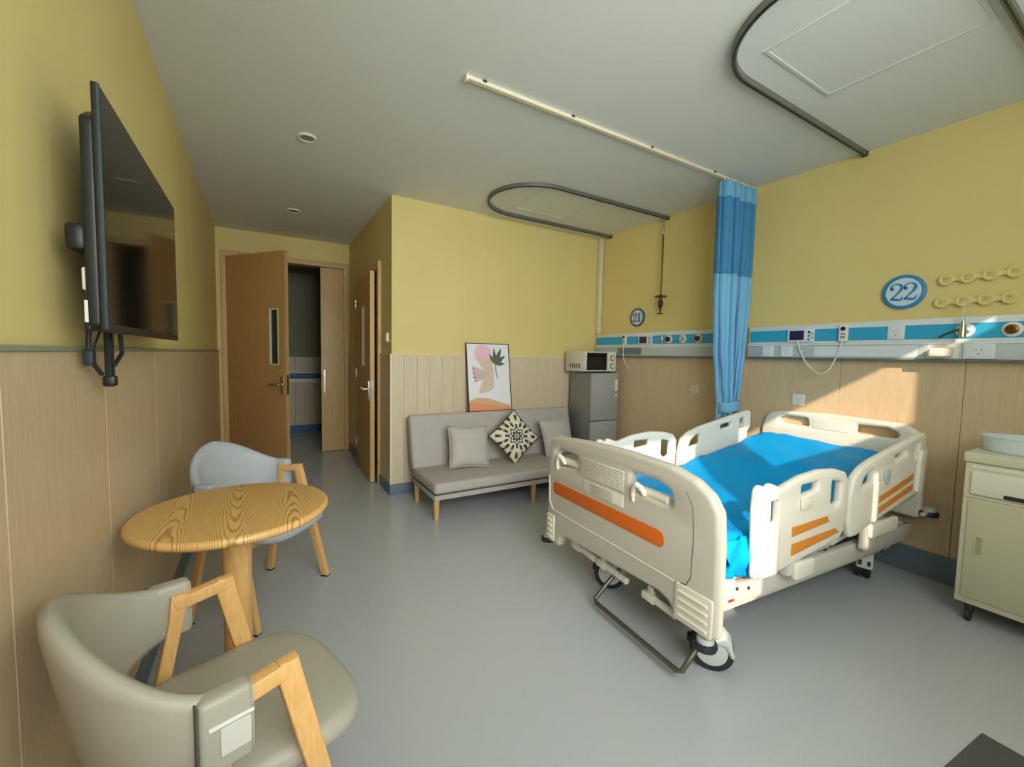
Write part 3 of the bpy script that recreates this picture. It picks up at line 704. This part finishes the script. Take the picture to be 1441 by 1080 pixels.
for (lab, y, pts) in (('white call handset with looped cord on the console above the bed', 1.355, [(0, 0, -.045), (.004, .03, -.16), (0, .07, -.255), (-.006, .115, -.285), (-.008, .15, -.27), (-.006, .22, -.20), (-.002, .27, -.10), (0, .285, -.05)]),
                       ('white call handset with hanging cord on the far corner console', 3.42, [(0, 0, -.045), (0, .0, -.14), (-.004, -.02, -.22), (-.006, -.06, -.28), (-.004, -.10, -.32)])):
    h = thing('call_handset', lab, 'handset', (XR-.062, y, 1.532), group='nurse call handsets')
    MB().box(-.010, .014, -.027, .027, -.056, .062, .006, 2).build('body', 'white_plastic', h)
    MB().lathe([(.015, 0), (.015, .003), (0, .004)], 18, axes((0, -1, 0), (0, 0, 1), (-1, 0, 0), (-.010, 0, .035))).build('call_button', 'call_screen', h)
    MB().box(-.0115, -.009, -.013, .013, -.03, -.018).box(-.0115, -.009, -.013, .013, -.008, .002).build('icon', 'dial', h)
    P = [Vector(p)+Vector((-.012, 0, 0)) for p in pts]
    sm = []
    for i in range(len(P)-1):
        p0, p1, p2, p3 = P[max(0, i-1)], P[i], P[i+1], P[min(len(P)-1, i+2)]
        for k in range(5):
            q = k/5; sm.append(.5*((2*p1)+(-p0+p2)*q+(2*p0-5*p1+4*p2-p3)*q*q+(-p0+3*p1-3*p2+p3)*q**3))
    MB().tube(sm+[P[-1]], .0045, 8).build('cord', 'tag_white', h)

def wall_socket(label, y, z, name='wall_socket', m='white_plastic'):
    s = thing(name, label, 'socket', (XR, y, z), group='sockets on the wood panelling')
    MB().box(-.009, .0, -.045, .045, -.043, .043, .004, 2).build('plate', m, s)
    MB().box(-.0115, -.007, -.034, .034, -.032, .032, .002, 1).build('insert', m, s)
    MB().box(-.0122, -.010, -.014, -.008, .004, .008).box(-.0122, -.010, .008, .014, .004, .008).box(-.0122, -.010, -.002, .002, -.02, -.01).build('pin_slot', 'joint_dark', s)
wall_socket('white wall socket on the panelling just above the bed headboard', 1.64, 1.04)
wall_socket('cream wall socket on the panelling left of the blue curtain', 2.54, 1.045, m='trim_cream')
s = thing('light_switch', 'white light switch on the hall wall beside the bathroom door', 'light switch', (XH, 4.07, 1.485))
MB().box(-.009, PT, -.043, .043, -.043, .043, .004, 2).build('plate', 'white_plastic', s)
MB().box(-.013, -.008, -.03, .03, -.03, .03, .003, 1).build('rocker', 'tag_white', s)

# ---- round bed number signs, strokes with swelling widths
def stroke(pts, wid, n=5):
    P = [Vector(p) for p in pts]; W = wid; sm = []; sw = []
    for i in range(len(P)-1):
        p0, p1, p2, p3 = P[max(0, i-1)], P[i], P[i+1], P[min(len(P)-1, i+2)]
        for k in range(n):
            q = k/n; sm.append(.5*((2*p1)+(-p0+p2)*q+(2*p0-5*p1+4*p2-p3)*q*q+(-p0+3*p1-3*p2+p3)*q**3)); sw.append(W[i]*(1-q)+W[i+1]*q)
    sm.append(P[-1]); sw.append(W[-1]); a = []; b = []
    for i, p in enumerate(sm):
        t = (sm[min(len(sm)-1, i+1)]-sm[max(0, i-1)]).normalized(); nn = Vector((-t.y, t.x)); a.append(tuple(p+nn*sw[i]/2)); b.append(tuple(p-nn*sw[i]/2))
    return a, b
def ribbon(mb, pts, wid, mx, depth=.004):
    a, b = stroke(pts, wid); n = len(a)
    vs = [(x, y, z) for z in (0, depth) for (x, y) in a+b]; fs = []
    for i in range(n-1):
        fs.append((2*n+i, 2*n+i+1, 3*n+i+1, 3*n+i)); fs.append((i, n+i, n+i+1, i+1))
        fs.append((i, i+1, 2*n+i+1, 2*n+i)); fs.append((n+i, 3*n+i, 3*n+i+1, n+i+1))
    fs += [(0, 2*n, 3*n, n), (n-1, 2*n-1, 4*n-1, 3*n-1)]
    mb.add(vs, fs, mx)
def digit(ch, cx, cy, h, mb, mx):
    k = h/100.
    if ch == '2':
        ribbon(mb, [(cx+k*x, cy+k*y) for x, y in [(-24, 20), (-27, 30), (-20, 44), (-2, 50), (18, 42), (23, 24), (14, 4), (-6, -20), (-26, -42)]], [k*w for w in (11, 10, 5, 6, 11, 15, 13, 8, 5)], mx)
        ribbon(mb, [(cx+k*x, cy+k*y) for x, y in [(-28, -44), (-14, -41), (2, -45), (16, -46), (25, -40), (29, -26)]], [k*w for w in (9, 13, 15, 13, 8, 4)], mx)
        mb.plate([circle(cx-k*21, cy+k*20, k*9, n=14)], .004, 0, mx @ Matrix.Translation((0, 0, .002)))
    else:
        ribbon(mb, [(cx, cy+k*48), (cx, cy), (cx, cy-k*46)], [k*17]*3, mx)
        ribbon(mb, [(cx-k*20, cy+k*34), (cx-k*8, cy+k*40), (cx+k*4, cy+k*49)], [k*5, k*7, k*9], mx)
        ribbon(mb, [(cx-k*19, cy-k*47), (cx, cy-k*47), (cx+k*19, cy-k*47)], [k*7]*3, mx)
def sign(label, y, z, rad, txt, rim, dig):
    s = thing('bed_number_sign', label, 'sign', (XR, y, z), group='round bed number signs')
    mx = axes((0, -1, 0), (0, 0, 1), (-1, 0, 0), (PT*0, 0, 0))
    f = lambda d: axes((0, -1, 0), (0, 0, 1), (-1, 0, 0), (-d, 0, 0))
    MB().lathe([(rad, -.012), (rad, .008), (rad-.004, .011), (rad*.84, .011), (rad*.82, .007), (rad*.82, 0)], 48, mx).build('rim', rim, s)
    MB().lathe([(rad*.83, -.005), (rad*.83, .0055), (0, .006)], 48, mx).build('disc', 'sign_white', s)
    for q, chh in enumerate(txt):
        mb = MB(); digit(chh, (-1+2*q)*rad*.31, 0, rad*.98, mb, f(.0055)); mb.build('digit', dig, s)
sign('round blue rimmed sign reading 22 on the wall above the bed', 1.067, 1.792, .108, '22', 'sign_blue', 'sign_blue')
sign('small grey rimmed sign reading 21 on the wall by the hanging rod', 3.30, 1.782, .098, '21', 'sign_grey', 'sign_grey')
# raised character plaques
def plaque(label, yc, z, L, tilt):
    s = thing('wall_plaque', label, 'plaque', (XR, yc, z), group='raised plaques with four characters')
    s.rotation_euler = (R(tilt), 0, 0)
    n = 4; d = L/3.5; r = d*.36
    pts = []
    for k in range(97):
        q = k/96*L-L/2; ph = (q/d)*2*math.pi; hgt = d*.24+d*.11*math.cos(ph - math.pi*(n-1)); e = min(1, (L/2-abs(q))/(d*.28)); pts.append((q, hgt*math.sqrt(max(0.02, 1-(1-e)**2))))
    loop = pts+[(x, -y) for x, y in pts[::-1]]
    MB().plate([loop], .012, .003, axes((0, -1, 0), (0, 0, 1), (-1, 0, 0), (-.004, 0, 0))).build('ribbon_plate', 'plaque', s)
    bm_ = [(x*.985, y*.9) for x, y in loop]
    for k in range(n):
        c = (k-(n-1)/2)*d*.97
        md = MB().lathe([(r, 0), (r, .004), (r-.005, .006), (r-.009, .004), (0, .004)], 28, axes((0, -1, 0), (0, 0, 1), (-1, 0, 0), (-.009, -c, 0))).build('medallion', 'plaque', s)
        mb = MB(); fm = axes((0, -1, 0), (0, 0, 1), (-1, 0, 0), (-.0125, -c, 0)); q = r*.9
        rr = random.Random(k+int(z*100))
        ribbon(mb, [(-.34*q, .45*q), (-.36*q, 0), (-.42*q, -.45*q)], [q*.13]*3, fm)
        ribbon(mb, [(-.05*q, .5*q), (-.05*q, -.5*q)], [q*.13]*2, fm)
        ribbon(mb, [(-.45*q, .35*q), (0, .42*q), (.42*q, .36*q), (.4*q, -.1*q), (.36*q, -.48*q)], [q*.11]*5, fm)
        if rr.random() < .7: ribbon(mb, [(-.3*q, .02*q), (.3*q, .05*q)], [q*.1]*2, fm)
        mb.build('character', 'plaque_edge', md)
plaque('upper pale raised wall plaque of four linked medallions, right of sign 22', .738, 1.845, .325, -2)
plaque('lower pale raised wall plaque of four linked medallions, nearest the console', .748, 1.708, .325, 0)

# ------------------------------------------------------------------ privacy curtain
t = thing('privacy_curtain', 'blue privacy curtain tied back, hanging from the ceiling between the two beds', 'curtain', (3.31, 2.055, 0))
import bisect
KZ = [.22, .60, .93, .99, 1.15, 1.45, 1.9, 2.3, 2.66, 2.73]
KL = [-.12, -.11, -.075, -.075, -.105, -.155, -.195, -.21, -.215, -.215]
KR = [.10, .10, .09, .09, .115, .16, .205, .215, .222, .222]
def lerp(K, z):
    i = min(max(bisect.bisect(KZ, z)-1, 0), len(KZ)-2); q = (z-KZ[i])/(KZ[i+1]-KZ[i]); q = min(1, max(0, q)); q = q*q*(3-2*q)
    return K[i]*(1-q)+K[i+1]*q
def cloth(z0, z1, off=0, nz=40, amp=1, nf=9):
    def f(u, v):
        z = z0+(z1-z0)*v; l, r = lerp(KL, z), lerp(KR, z)
        s = u + .025*math.sin(5.1*u*2*math.pi+1)*.5
        ph = 2*math.pi*nf*u
        wz = (r-l)/.44
        y = (.030+.014*math.sin(3.7*u*6.28+.6))*math.sin(ph + .35*math.sin(z*2.1+u*9))*amp*(.6+.6*wz) + .018*math.sin(2*math.pi*2*u+z*.8)
        x = l+(r-l)*s + .010*math.cos(2*ph+z)
        return (x, y-off, z)
    return MB().grid(nf*16+1, nz, f)
def thick(o, th=.003):
    md = o.modifiers.new('solid', 'SOLIDIFY'); md.thickness = th; return o
thick(cloth(.22, 2.02, nz=60).build('cloth', 'curtain_blue', t, 180))
thick(cloth(2.015, 2.605, .001).build('mesh_top', 'curtain_mesh', t, 180))
thick(cloth(2.60, 2.722, .002, nz=10).build('header_band', 'curtain_header', t, 180))
def tb(u, v):
    a = 2*math.pi*u; return (.007+.098*math.cos(a), .072*math.sin(a), .915+.085*v+.012*math.cos(a)+.004*math.sin(6*a))
thick(MB().grid(40, 6, tb, True).build('tie_back', 'curtain_blue', t, 180))
for k in range(9): MB().tube([(-.20+k*.05, .0, 2.722), (-.20+k*.05, 0, 2.736), (-.195+k*.05, .0, 2.744)], .004, 6).build('hook', 'white_plastic', t)

# ------------------------------------------------------------------ hospital bed
bed = thing('hospital_bed', 'cream plastic hospital crank bed with orange stripes and raised side rails', 'bed', (1.555, .95, 0), R(-4))
fbz = axes((0, 1, 0), (0, 0, 1), (1, 0, 0), (0, 0, 0))
def footboard():
    W0, W1 = -.025, 1.15
    out = [(W0, .24), (W0, .60), (W0+.01, .74), (W0+.05, .80), (.10, .845), (.22, .873), (.5, .883), (.8, .873), (1.05, .853), (1.12, .84), (W1, .79), (W1+.005, .6), (W1, .20), (W1-.03, .18), (1.03, .18), (1.005, .24), (.97, .262), (.26, .295), (.205, .28), (.175, .235), (.16, .225), (0, .225)]
    out = rounded(out, [.03, 0, .05, .05, .05, .05, 0, 0, 0, .03, .05, 0, .03, .02, .03, .03, .03, .04, .03, .03, .01, .03], 4)
    h1 = rounded([(.855, .70), (1.05, .675), (1.085, .70), (1.07, .76), (1.03, .785), (.86, .775)], [.02, .03, .03, .03, .03, .02], 4)
    h2 = rounded([(.20, .695), (.44, .705), (.455, .735), (.45, .79), (.30, .79), (.215, .765)], [.03, .03, .02, .02, .06, .04], 4)
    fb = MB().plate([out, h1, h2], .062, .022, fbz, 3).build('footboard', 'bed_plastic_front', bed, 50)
    fb.location = (-.032, 0, 0); fb.rotation_euler = (0, 0, R(2))
    P = lambda m, nm, loops, d, off, bv=.001: MB().plate(loops, d, bv, fbz @ Matrix.Translation((0, 0, off))).build(nm, m, fb)
    P('orange', 'orange_inlay', [rounded(rect(.235, 1.085, .50, .575), .036, 7)], .006, -.031, .002)
    for k in range(9): MB().box(-.0365, -.030, .49, .82, .682+k*.0115, .6875+k*.0115, .0012, 1).build('grille_slat', 'bed_plastic', fb)
    # panel outline groove
    pts = [(.275, .385), (.55, .385), (1.08, .385)]
    MB().tube([(-.0315, 1.13, .60), (-.0315, 1.12, .44), (-.0315, 1.08, .395), (-.0315, .6, .392), (-.0315, .17, .388)], .0035, 6).build('lower_groove', 'bed_plastic', fb)
    MB().tube([(-.0305, .17, .388), (-.0305, .115, .40), (-.0295, .095, .44), (-.0295, .09, .60), (-.0290, .10, .73), (-.0285, .14, .80), (-.028, .20, .845)], .0028, 6).build('side_groove', 'seam_dark', fb)
    P('bed_plastic', 'card_holder', [rounded(rect(.49, .80, .60, .662), .006)], .005, -.0315)
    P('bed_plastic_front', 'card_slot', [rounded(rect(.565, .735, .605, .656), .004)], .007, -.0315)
    for y in (1.02, .40):      # locking cams in the hand holes
        lk = MB().tube([(-.02, y-.035, .70), (-.035, y-.02, .735), (-.038, y, .742), (-.035, y+.02, .73), (-.032, y+.03, .69), (-.03, y+.026, .655)], [.012, .014, .015, .014, .012, .009], 10).build('board_lock', 'white_plastic', fb)
        MB().cyl((.0, y-.16, .712), (.0, y+.04, .712), .021).build('lock_bar', 'bed_plastic', lk)
    for (a, b, z0, z1) in ((-.012, .165, .235, .395), (1.065, 1.142, .20, .36)):
        g = P('bed_plastic', 'corner_guard', [rounded(rect(a, b, z0, z1), .012)], .012, -.032, .004)
        for k in range(4): MB().cyl((-.040, a+.02, z0+.025+k*.034), (-.040, b-.02, z0+.028+k*.034), .0065, n=8).build('rib', 'bed_plastic', g)
    return fb
footboard()
def headboard():
    out = rounded([(.06, .38), (.06, .80), (.09, .91), (.17, .953), (.58, .963), (.93, .945), (1.04, .915), (1.075, .80), (1.075, .38)], [.03, .05, .08, .08, 0, .08, .08, .05, .03])
    h1 = rounded([(.72, .85), (.93, .852), (.95, .89), (.90, .915), (.73, .912)], [.02, .03, .03, .03, .02]); h2 = rounded([(.20, .852), (.43, .85), (.42, .912), (.25, .915), (.19, .89)], [.03, .02, .02, .03, .03])
    o = MB().plate([out, h1, h2], .055, .020, fbz, 3).build('headboard', 'bed_plastic', bed, 50); o.location = (1.925, 0, 0)
    MB().plate([rounded(rect(.46, .69, .845, .918), .008)], .004, .001, fbz @ Matrix.Translation((0, 0, -.0285))).build('inset_panel', 'white_plastic', o)
headboard()
uz = lambda v: axes((1, 0, 0), (0, 0, 1), (0, -1, 0), (0, v, 0))
def foot_rail(v, outer):
    out = [(.215, .405), (.205, .55), (.196, .70), (.203, .79), (.225, .812), (.25, .805), (.268, .79), (.295, .812), (.33, .80), (.37, .785), (.51, .82), (.66, .833), (.80, .822), (.885, .80), (.915, .755), (.91, .60), (.895, .50), (.86, .47), (.36, .405), (.30, .395)]
    w1 = rounded(rect(.282, .352, .632, .732), [.01, .01, .01, .03]); w2 = rounded([(.516, .728), (.645, .742), (.645, .782), (.516, .777)], .01)
    w3 = rounded([(.765, .665), (.81, .638), (.845, .655), (.85, .755), (.765, .772)], .012)
    o = MB().plate([rounded(out, .025, 3), w1, w2, w3], .036, .014, uz(v), 3).build('side_rail', 'bed_plastic', bed, 50)
    s = -1 if outer < 0 else 1
    vo = v+s*.018
    MB().plate([rounded([(.222, .412), (.205, .62), (.207, .77), (.232, .80), (.275, .785), (.28, .64), (.35, .625), (.355, .56), (.35, .41)], .02, 3)], .030, .012, uz(vo), 3).build('end_post', 'bed_plastic', o, 50)
    for pts in ([(.455, .552), (.755, .575), (.735, .606), (.455, .597)], [(.458, .465), (.85, .508), (.81, .535), (.458, .520)]):
        MB().plate([pts], .004, .001, uz(vo+0*s)).build('orange_stripe', 'orange_pale', o)
    MB().box(.505, .585, min(vo, vo+s*.012), max(vo, vo+s*.012), .67, .72, .006, 2).build('release_latch', 'bed_plastic', o)
    MB().box(.50, .60, v-s*.03-.02, v-s*.03+.02, .345, .46, .006, 2).build('rail_arm', 'bed_metal', o)
    MB().box(.53, .68, min(v-.02*s, v+s*.012), max(v-.02*s, v+s*.012), .325, .41, .014, 3).build('pivot_cover', 'bed_plastic', o)
    return o
def head_rail(v, outer):
    out = [(.955, .455), (.935, .53), (.938, .66), (.965, .76), (1.03, .805), (1.14, .838), (1.30, .868), (1.50, .905), (1.66, .935), (1.715, .94), (1.735, .92), (1.735, .80), (1.70, .775), (1.70, .60), (1.66, .588), (1.20, .500), (1.02, .455)]
    w1 = rounded([(1.035, .69), (1.155, .715), (1.155, .785), (1.11, .778), (1.06, .745)], .012); w2 = rounded([(1.375, .802), (1.50, .825), (1.50, .858), (1.375, .838)], .01)
    w3 = rounded([(1.60, .80), (1.655, .812), (1.655, .888), (1.60, .878)], .01)
    o = MB().plate([rounded(out, .03, 3), w1, w2, w3], .036, .014, uz(v), 3).build('side_rail', 'bed_plastic', bed, 50)
    s = -1 if outer < 0 else 1; vo = v+s*.018
    for z in (0, -.058): MB().plate([[(1.225, .598+z), (1.60, .680+z), (1.60, .716+z), (1.225, .634+z)]], .004, .001, uz(vo)).build('orange_stripe', 'orange_pale', o)
    MB().plate([rounded([(1.63, .60), (1.70, .61), (1.70, .82), (1.665, .85), (1.64, .80)], .015, 3)], .028, .010, uz(vo), 3).build('end_post', 'bed_plastic', o, 50)
    MB().plate([rounded([(1.165, .50), (1.205, .508), (1.205, .72), (1.165, .712)], .012, 3)], .014, .005, uz(vo), 2).build('ridge', 'bed_plastic', o, 50)
    MB().box(1.255, 1.315, min(vo, vo+s*.01), max(vo, vo+s*.01), .72, .775, .005, 2).tube([(1.265, vo+s*.012, .72), (1.275, vo+s*.014, .70), (1.295, vo+s*.014, .70), (1.305, vo+s*.012, .72)], .004).build('angle_gauge', 'console_grey', o)
    MB().box(1.20, 1.30, v-s*.03-.02, v-s*.03+.02, .33, .55, .006, 2).build('rail_arm', 'bed_metal', o)
    MB().box(1.20, 1.50, min(v-.025*s, v+s*.008), max(v-.025*s, v+s*.008), .40, .48, .014, 3).build('pivot_cover', 'bed_plastic', o)
foot_rail(.02, -1); head_rail(.02, -1); foot_rail(1.075, 1); head_rail(1.075, 1)
# frame, deck and base
MB().box(.03, 1.88, .085, .125, .255, .345, .006, 2).box(.03, 1.88, .985, 1.025, .255, .345, .006, 2).box(.03, .07, .1, 1.0, .255, .345, .006, 2).box(1.84, 1.88, .1, 1.0, .255, .345, .006, 2).box(.95, .99, .1, 1.0, .255, .345, .006, 2).build('bed_frame', 'bed_metal', bed)
MB().box(.05, .93, .07, 1.04, .385, .415, .010, 2).box(.09, .15, .12, 1.0, .345, .385).box(.85, .91, .12, 1.0, .345, .385).build('foot_deck', 'bed_metal', bed)
dk = MB().box(0, .92, .07, 1.04, -.03, 0, .010, 2).build('back_deck', 'bed_metal', bed); dk.location = (.94, 0, .415); dk.rotation_euler = (0, R(-9), 0)
MB().box(.055, .17, .055, .09, .355, .40, .010, 2).build('deck_corner', 'bed_plastic', bed)
MB().box(.12, 1.75, .13, .17, .20, .255, .006, 2).box(.12, 1.75, .93, .97, .20, .255, .006, 2).build('base_beam', 'bed_metal', bed)
for a in (.16, 1.62): MB().box(a, a+.04, .13, .97, .19, .24, .005, 1).build('cross_beam', 'grey_metal', bed)
for (x, y, z) in ((.22, .084, .33), (.30, .084, .315)): MB().cyl((x, y-.004, z), (x, y+.01, z), .008, n=10).build('bolt', 'dark_metal', bed)
MB().box(.165, .205, .0835, .086, .278, .289).build('maker_mark', 'red_print', bed)
def caster(u, v, ang, nm='caster'):
    c = bpy.data.objects.new(nm, None); COL.objects.link(c); c.parent = bed; c.location = (u, v, 0); c.rotation_euler = (0, 0, R(ang))
    rw = .088
    prof = [(rw-.022, -.012), (rw-.008, -.013), (rw, -.008), (rw, .008), (rw-.008, .013), (rw-.022, .012)]
    for s in (-1, 1):
        mx = axes((1, 0, 0), (0, 0, 1), (0, -1, 0), (0, s*.021, rw))
        w = MB().lathe(prof, 32, mx); o = w.build('tyre', 'rubber', c)
        MB().lathe([(0, -.014), (rw-.03, -.0135), (rw-.021, -.011), (rw-.021, .011), (rw-.03, .0135), (0, .014)], 32, mx).build('wheel_disc', 'wheel_hub', c)
    MB().plate([rounded([(-.06, .095), (-.035, .155), (.0, .185), (.035, .182), (.075, .14), (.092, .08), (.075, .075), (.05, .12), (0, .12), (-.03, .09)], .015, 3)], .082, .012, uz(0)).build('fork', 'wheel_hub', c)
    MB().cyl((.0, 0, .16), (0, 0, .21), .02).build('stem', 'chrome', c)
    MB().box(-.10, -.03, -.028, .028, .095, .118, .008, 2).build('brake_pedal', 'rubber', c)
    return c
caster(.10, .105, -52); caster(.12, .80, -40); caster(1.66, .22, 202); caster(1.66, .90, 25)
for (u, v, z) in ((-.035, .035, .190), (-.045, 1.215, .155), (1.93, .03, .43), (1.93, 1.09, .43)):
    b_ = MB().lathe([(.0, -.028), (.030, -.028), (.033, -.02), (.033, .02), (.030, .028), (.014, .030), (.012, .024), (0, .024)], 24, Matrix.Translation((u, v, z))).build('corner_bumper', 'wheel_hub', bed)
    MB().lathe([(.034, -.016), (.044, -.014), (.047, -.006), (.047, .004), (.044, .012), (.034, .014)], 24, Matrix.Translation((u, v, z-.006))).build('bumper_tyre', 'rubber', b_)
    MB().box(u, u+.09 if u < 1 else u-.09, v-.012, v+.012, z+.028, z+.045, .004, 1).build('bumper_arm', 'bed_metal', b_) if u < 1 else MB().box(u-.09, u, v-.012, v+.012, z-.01, z+.01, .004, 1).build('bumper_arm', 'bed_metal', b_)
for (v0, v1) in ((.77, .985), (.515, .75), (.20, .40)):
    k = MB().box(-.03, .005, v1-.08, v1, .185, .222, .006, 2).box(-.012, .10, v1-.055, v1-.02, .215, .25, .006, 2).build('crank_handle', 'bed_plastic', bed)
    MB().cyl((-.012, v0, .20), (-.012, v1-.075, .205), .017, n=14).build('grip', 'white_plastic', k)
MB().box(-.004, .03, .2, .99, .232, .262, .004, 1).build('crank_bracket', 'grey_metal', bed)
tp = [(.06, .64, .20), (-.02, .65, .13), (-.095, .66, .052), (-.105, .64, .045), (-.105, .11, .045), (-.095, .09, .052), (-.03, .08, .13), (.06, .09, .20)]
MB().tube(tp, .0115, 10).build('brake_bar', 'grey_metal', bed)

# mattress under a blue cover, head end raised
mt = thing('mattress', 'bright blue covered mattress lying on the hospital bed, head end raised', 'mattress', (1.555, .95, 0), R(-4))
def ztop(u): q = min(1, max(0, (u-.80)/1.0)); return .575+.185*q**1.15
def mat_top(ox):
    def f(a, b):
        # loop around the width (a) and along the length (b)
        U = .065+1.80*b
        zt = ztop(U); zb = zt-.150 - (0.0 if U > .3 else 0)
        prof = [(.075, zb), (.068, zb+.02), (.066, zb+.07), (.066, zt-.04), (.074, zt-.012), (.10, zt), (.3, zt+.006), (.555, zt+.008), (.81, zt+.006), (1.01, zt), (1.036, zt-.012), (1.044, zt-.04), (1.044, zb+.07), (1.042, zb+.02), (1.035, zb)]
        # resample by index
        k = a*(len(prof)-1); i = min(int(k), len(prof)-2); q = k-i
        v = prof[i][0]*(1-q)+prof[i+1][0]*q; z = prof[i][1]*(1-q)+prof[i+1][1]*q
        wr = .006*math.sin(9*U+4*v)+.005*math.sin(23*U-11*v)+.004*math.sin(17*v+31*U*v)
        top = max(0, min(1, (z-zt+.03)/.03))
        z += wr*top; v += (1-top)*.006*math.sin(26*U+z*30)*(1 if v > .5 else -1)
        e = min(U-.065, 1.865-U)
        if e < .03: z -= (1-math.sqrt(max(0, 1-(1-e/.03)**2)))*.03*top
        return (U, v, z)
    return f
m_ = MB().grid(57, 90, mat_top(0))
nx = 57
m_.f.append(tuple(range(nx))); m_.f.append(tuple(89*nx+i for i in range(nx)))
m_.build('cover', 'sheet_blue', mt, 80)
# crumpled foot corner of the cover, hanging over the near side
def crump(a, b):
    U = .075+.26*a; zt = ztop(U)
    q = b; z = zt+.004-(.17)*q; v = .055-.018*math.sin(math.pi*q)-.010*math.sin(9*U*6+q*7)-.012*math.sin(21*a+5*q)*q
    return (U+.006*math.sin(14*q+6*a), v, z+.012*math.sin(a*8)*q)
thick(MB().grid(22, 16, crump).build('loose_cover_corner', 'sheet_blue', mt, 180), .002)

# ------------------------------------------------------------------ bedside cabinet with basin
t = thing('bedside_cabinet', 'cream bedside cabinet on castors at the right edge, beside the bed', 'cabinet', (3.115, .635, 0))
CW, CD = .46, .42        # runs towards -y and +x
MB().box(.0, CD, -CW, 0, .10, .835, .006, 2).build('body', 'cabinet_paint', t)
MB().box(-.012, CD, -CW-.008, .008, .836, .888, .010, 3).build('top', 'cabinet_paint', t)
MB().box(-.004, .02, -CW+.03, -.022, .805, .826, .004, 2).build('pull_out_board', 'white_plastic', t)
dr = MB().box(-.014, .01, -CW+.02, -.025, .675, .795, .008, 3).build('drawer', 'white_plastic', t)
MB().plate([rounded(rect(-.32, -.14, .68, .70), .008)], .003, .001, axes((0, 1, 0), (0, 0, 1), (1, 0, 0), (-.0145, 0, 0))).build('finger_grip', 'joint_dark', dr)
MB().box(-.006, .01, -CW+.008, -.008, .655, .668, .003, 1).build('ledge', 'cabinet_paint', t)
do = MB().box(-.010, .01, -CW+.02, -.022, .135, .645, .006, 2).build('door', 'cabinet_front', t)
MB().plate([rounded(rect(-.085, -.06, .37, .465), .011)], .004, .001, axes((0, 1, 0), (0, 0, 1), (1, 0, 0), (-.0105, 0, 0))).build('handle_recess', 'recess', do)
MB().plate([rounded(rect(-.089, -.056, .366, .469), .014), rounded(rect(-.083, -.062, .372, .463), .010)], .006, .001, axes((0, 1, 0), (0, 0, 1), (1, 0, 0), (-.011, 0, 0))).build('handle_rim', 'cabinet_front', do)
for x in (.05, CD-.05):
    for y in (-.05, -CW+.05):
        k = MB().cyl((x-.01, y-.011, .03), (x-.01, y+.011, .03), .03, n=20).build('castor', 'rubber', t)
        MB().box(x-.018, x+.018, y-.016, y+.016, .045, .102, .006, 2).build('fork', 'dark_metal', k)
t = thing('basin', 'pale oval basin standing on top of the bedside cabinet', 'basin', (3.315, .455, .888), R(12))
def bas(u, v):
    a = 2*math.pi*u; prof = [(.001, .004), (.8, .004), (.9, .012), (.955, .07), (.96, .078), (1.0, .079), (1.01, .074), (.985, .05), (.95, 0.004), (.9, 0), (.001, 0)]
    k = v*(len(prof)-1); i = min(int(k), len(prof)-2); q = k-i
    rr = prof[i][0]*(1-q)+prof[i+1][0]*q; z = prof[i][1]*(1-q)+prof[i+1][1]*q
    return (.12*rr*math.cos(a), .165*rr*math.sin(a), z)
MB().grid(48, 31, bas, True).build('bowl', 'basin', t, 50)
MB().tube([(.122*math.cos(a), .167*math.sin(a), .0775) for a in [2*math.pi*k/48 for k in range(48)]], .004, 6, True).build('rim', 'basin', t)

# dark flat patch on the floor at the lower right corner
o = MB().box(0, .62, -.45, 0, 0, .006, .002, 1).build('floor_patch', 'patch_dark'); o.location = (1.60, .405, 0); o.rotation_euler = (0, 0, R(-5))
tag(o, 'dark grey flat floor patch cut off by the lower right corner', 'mat')
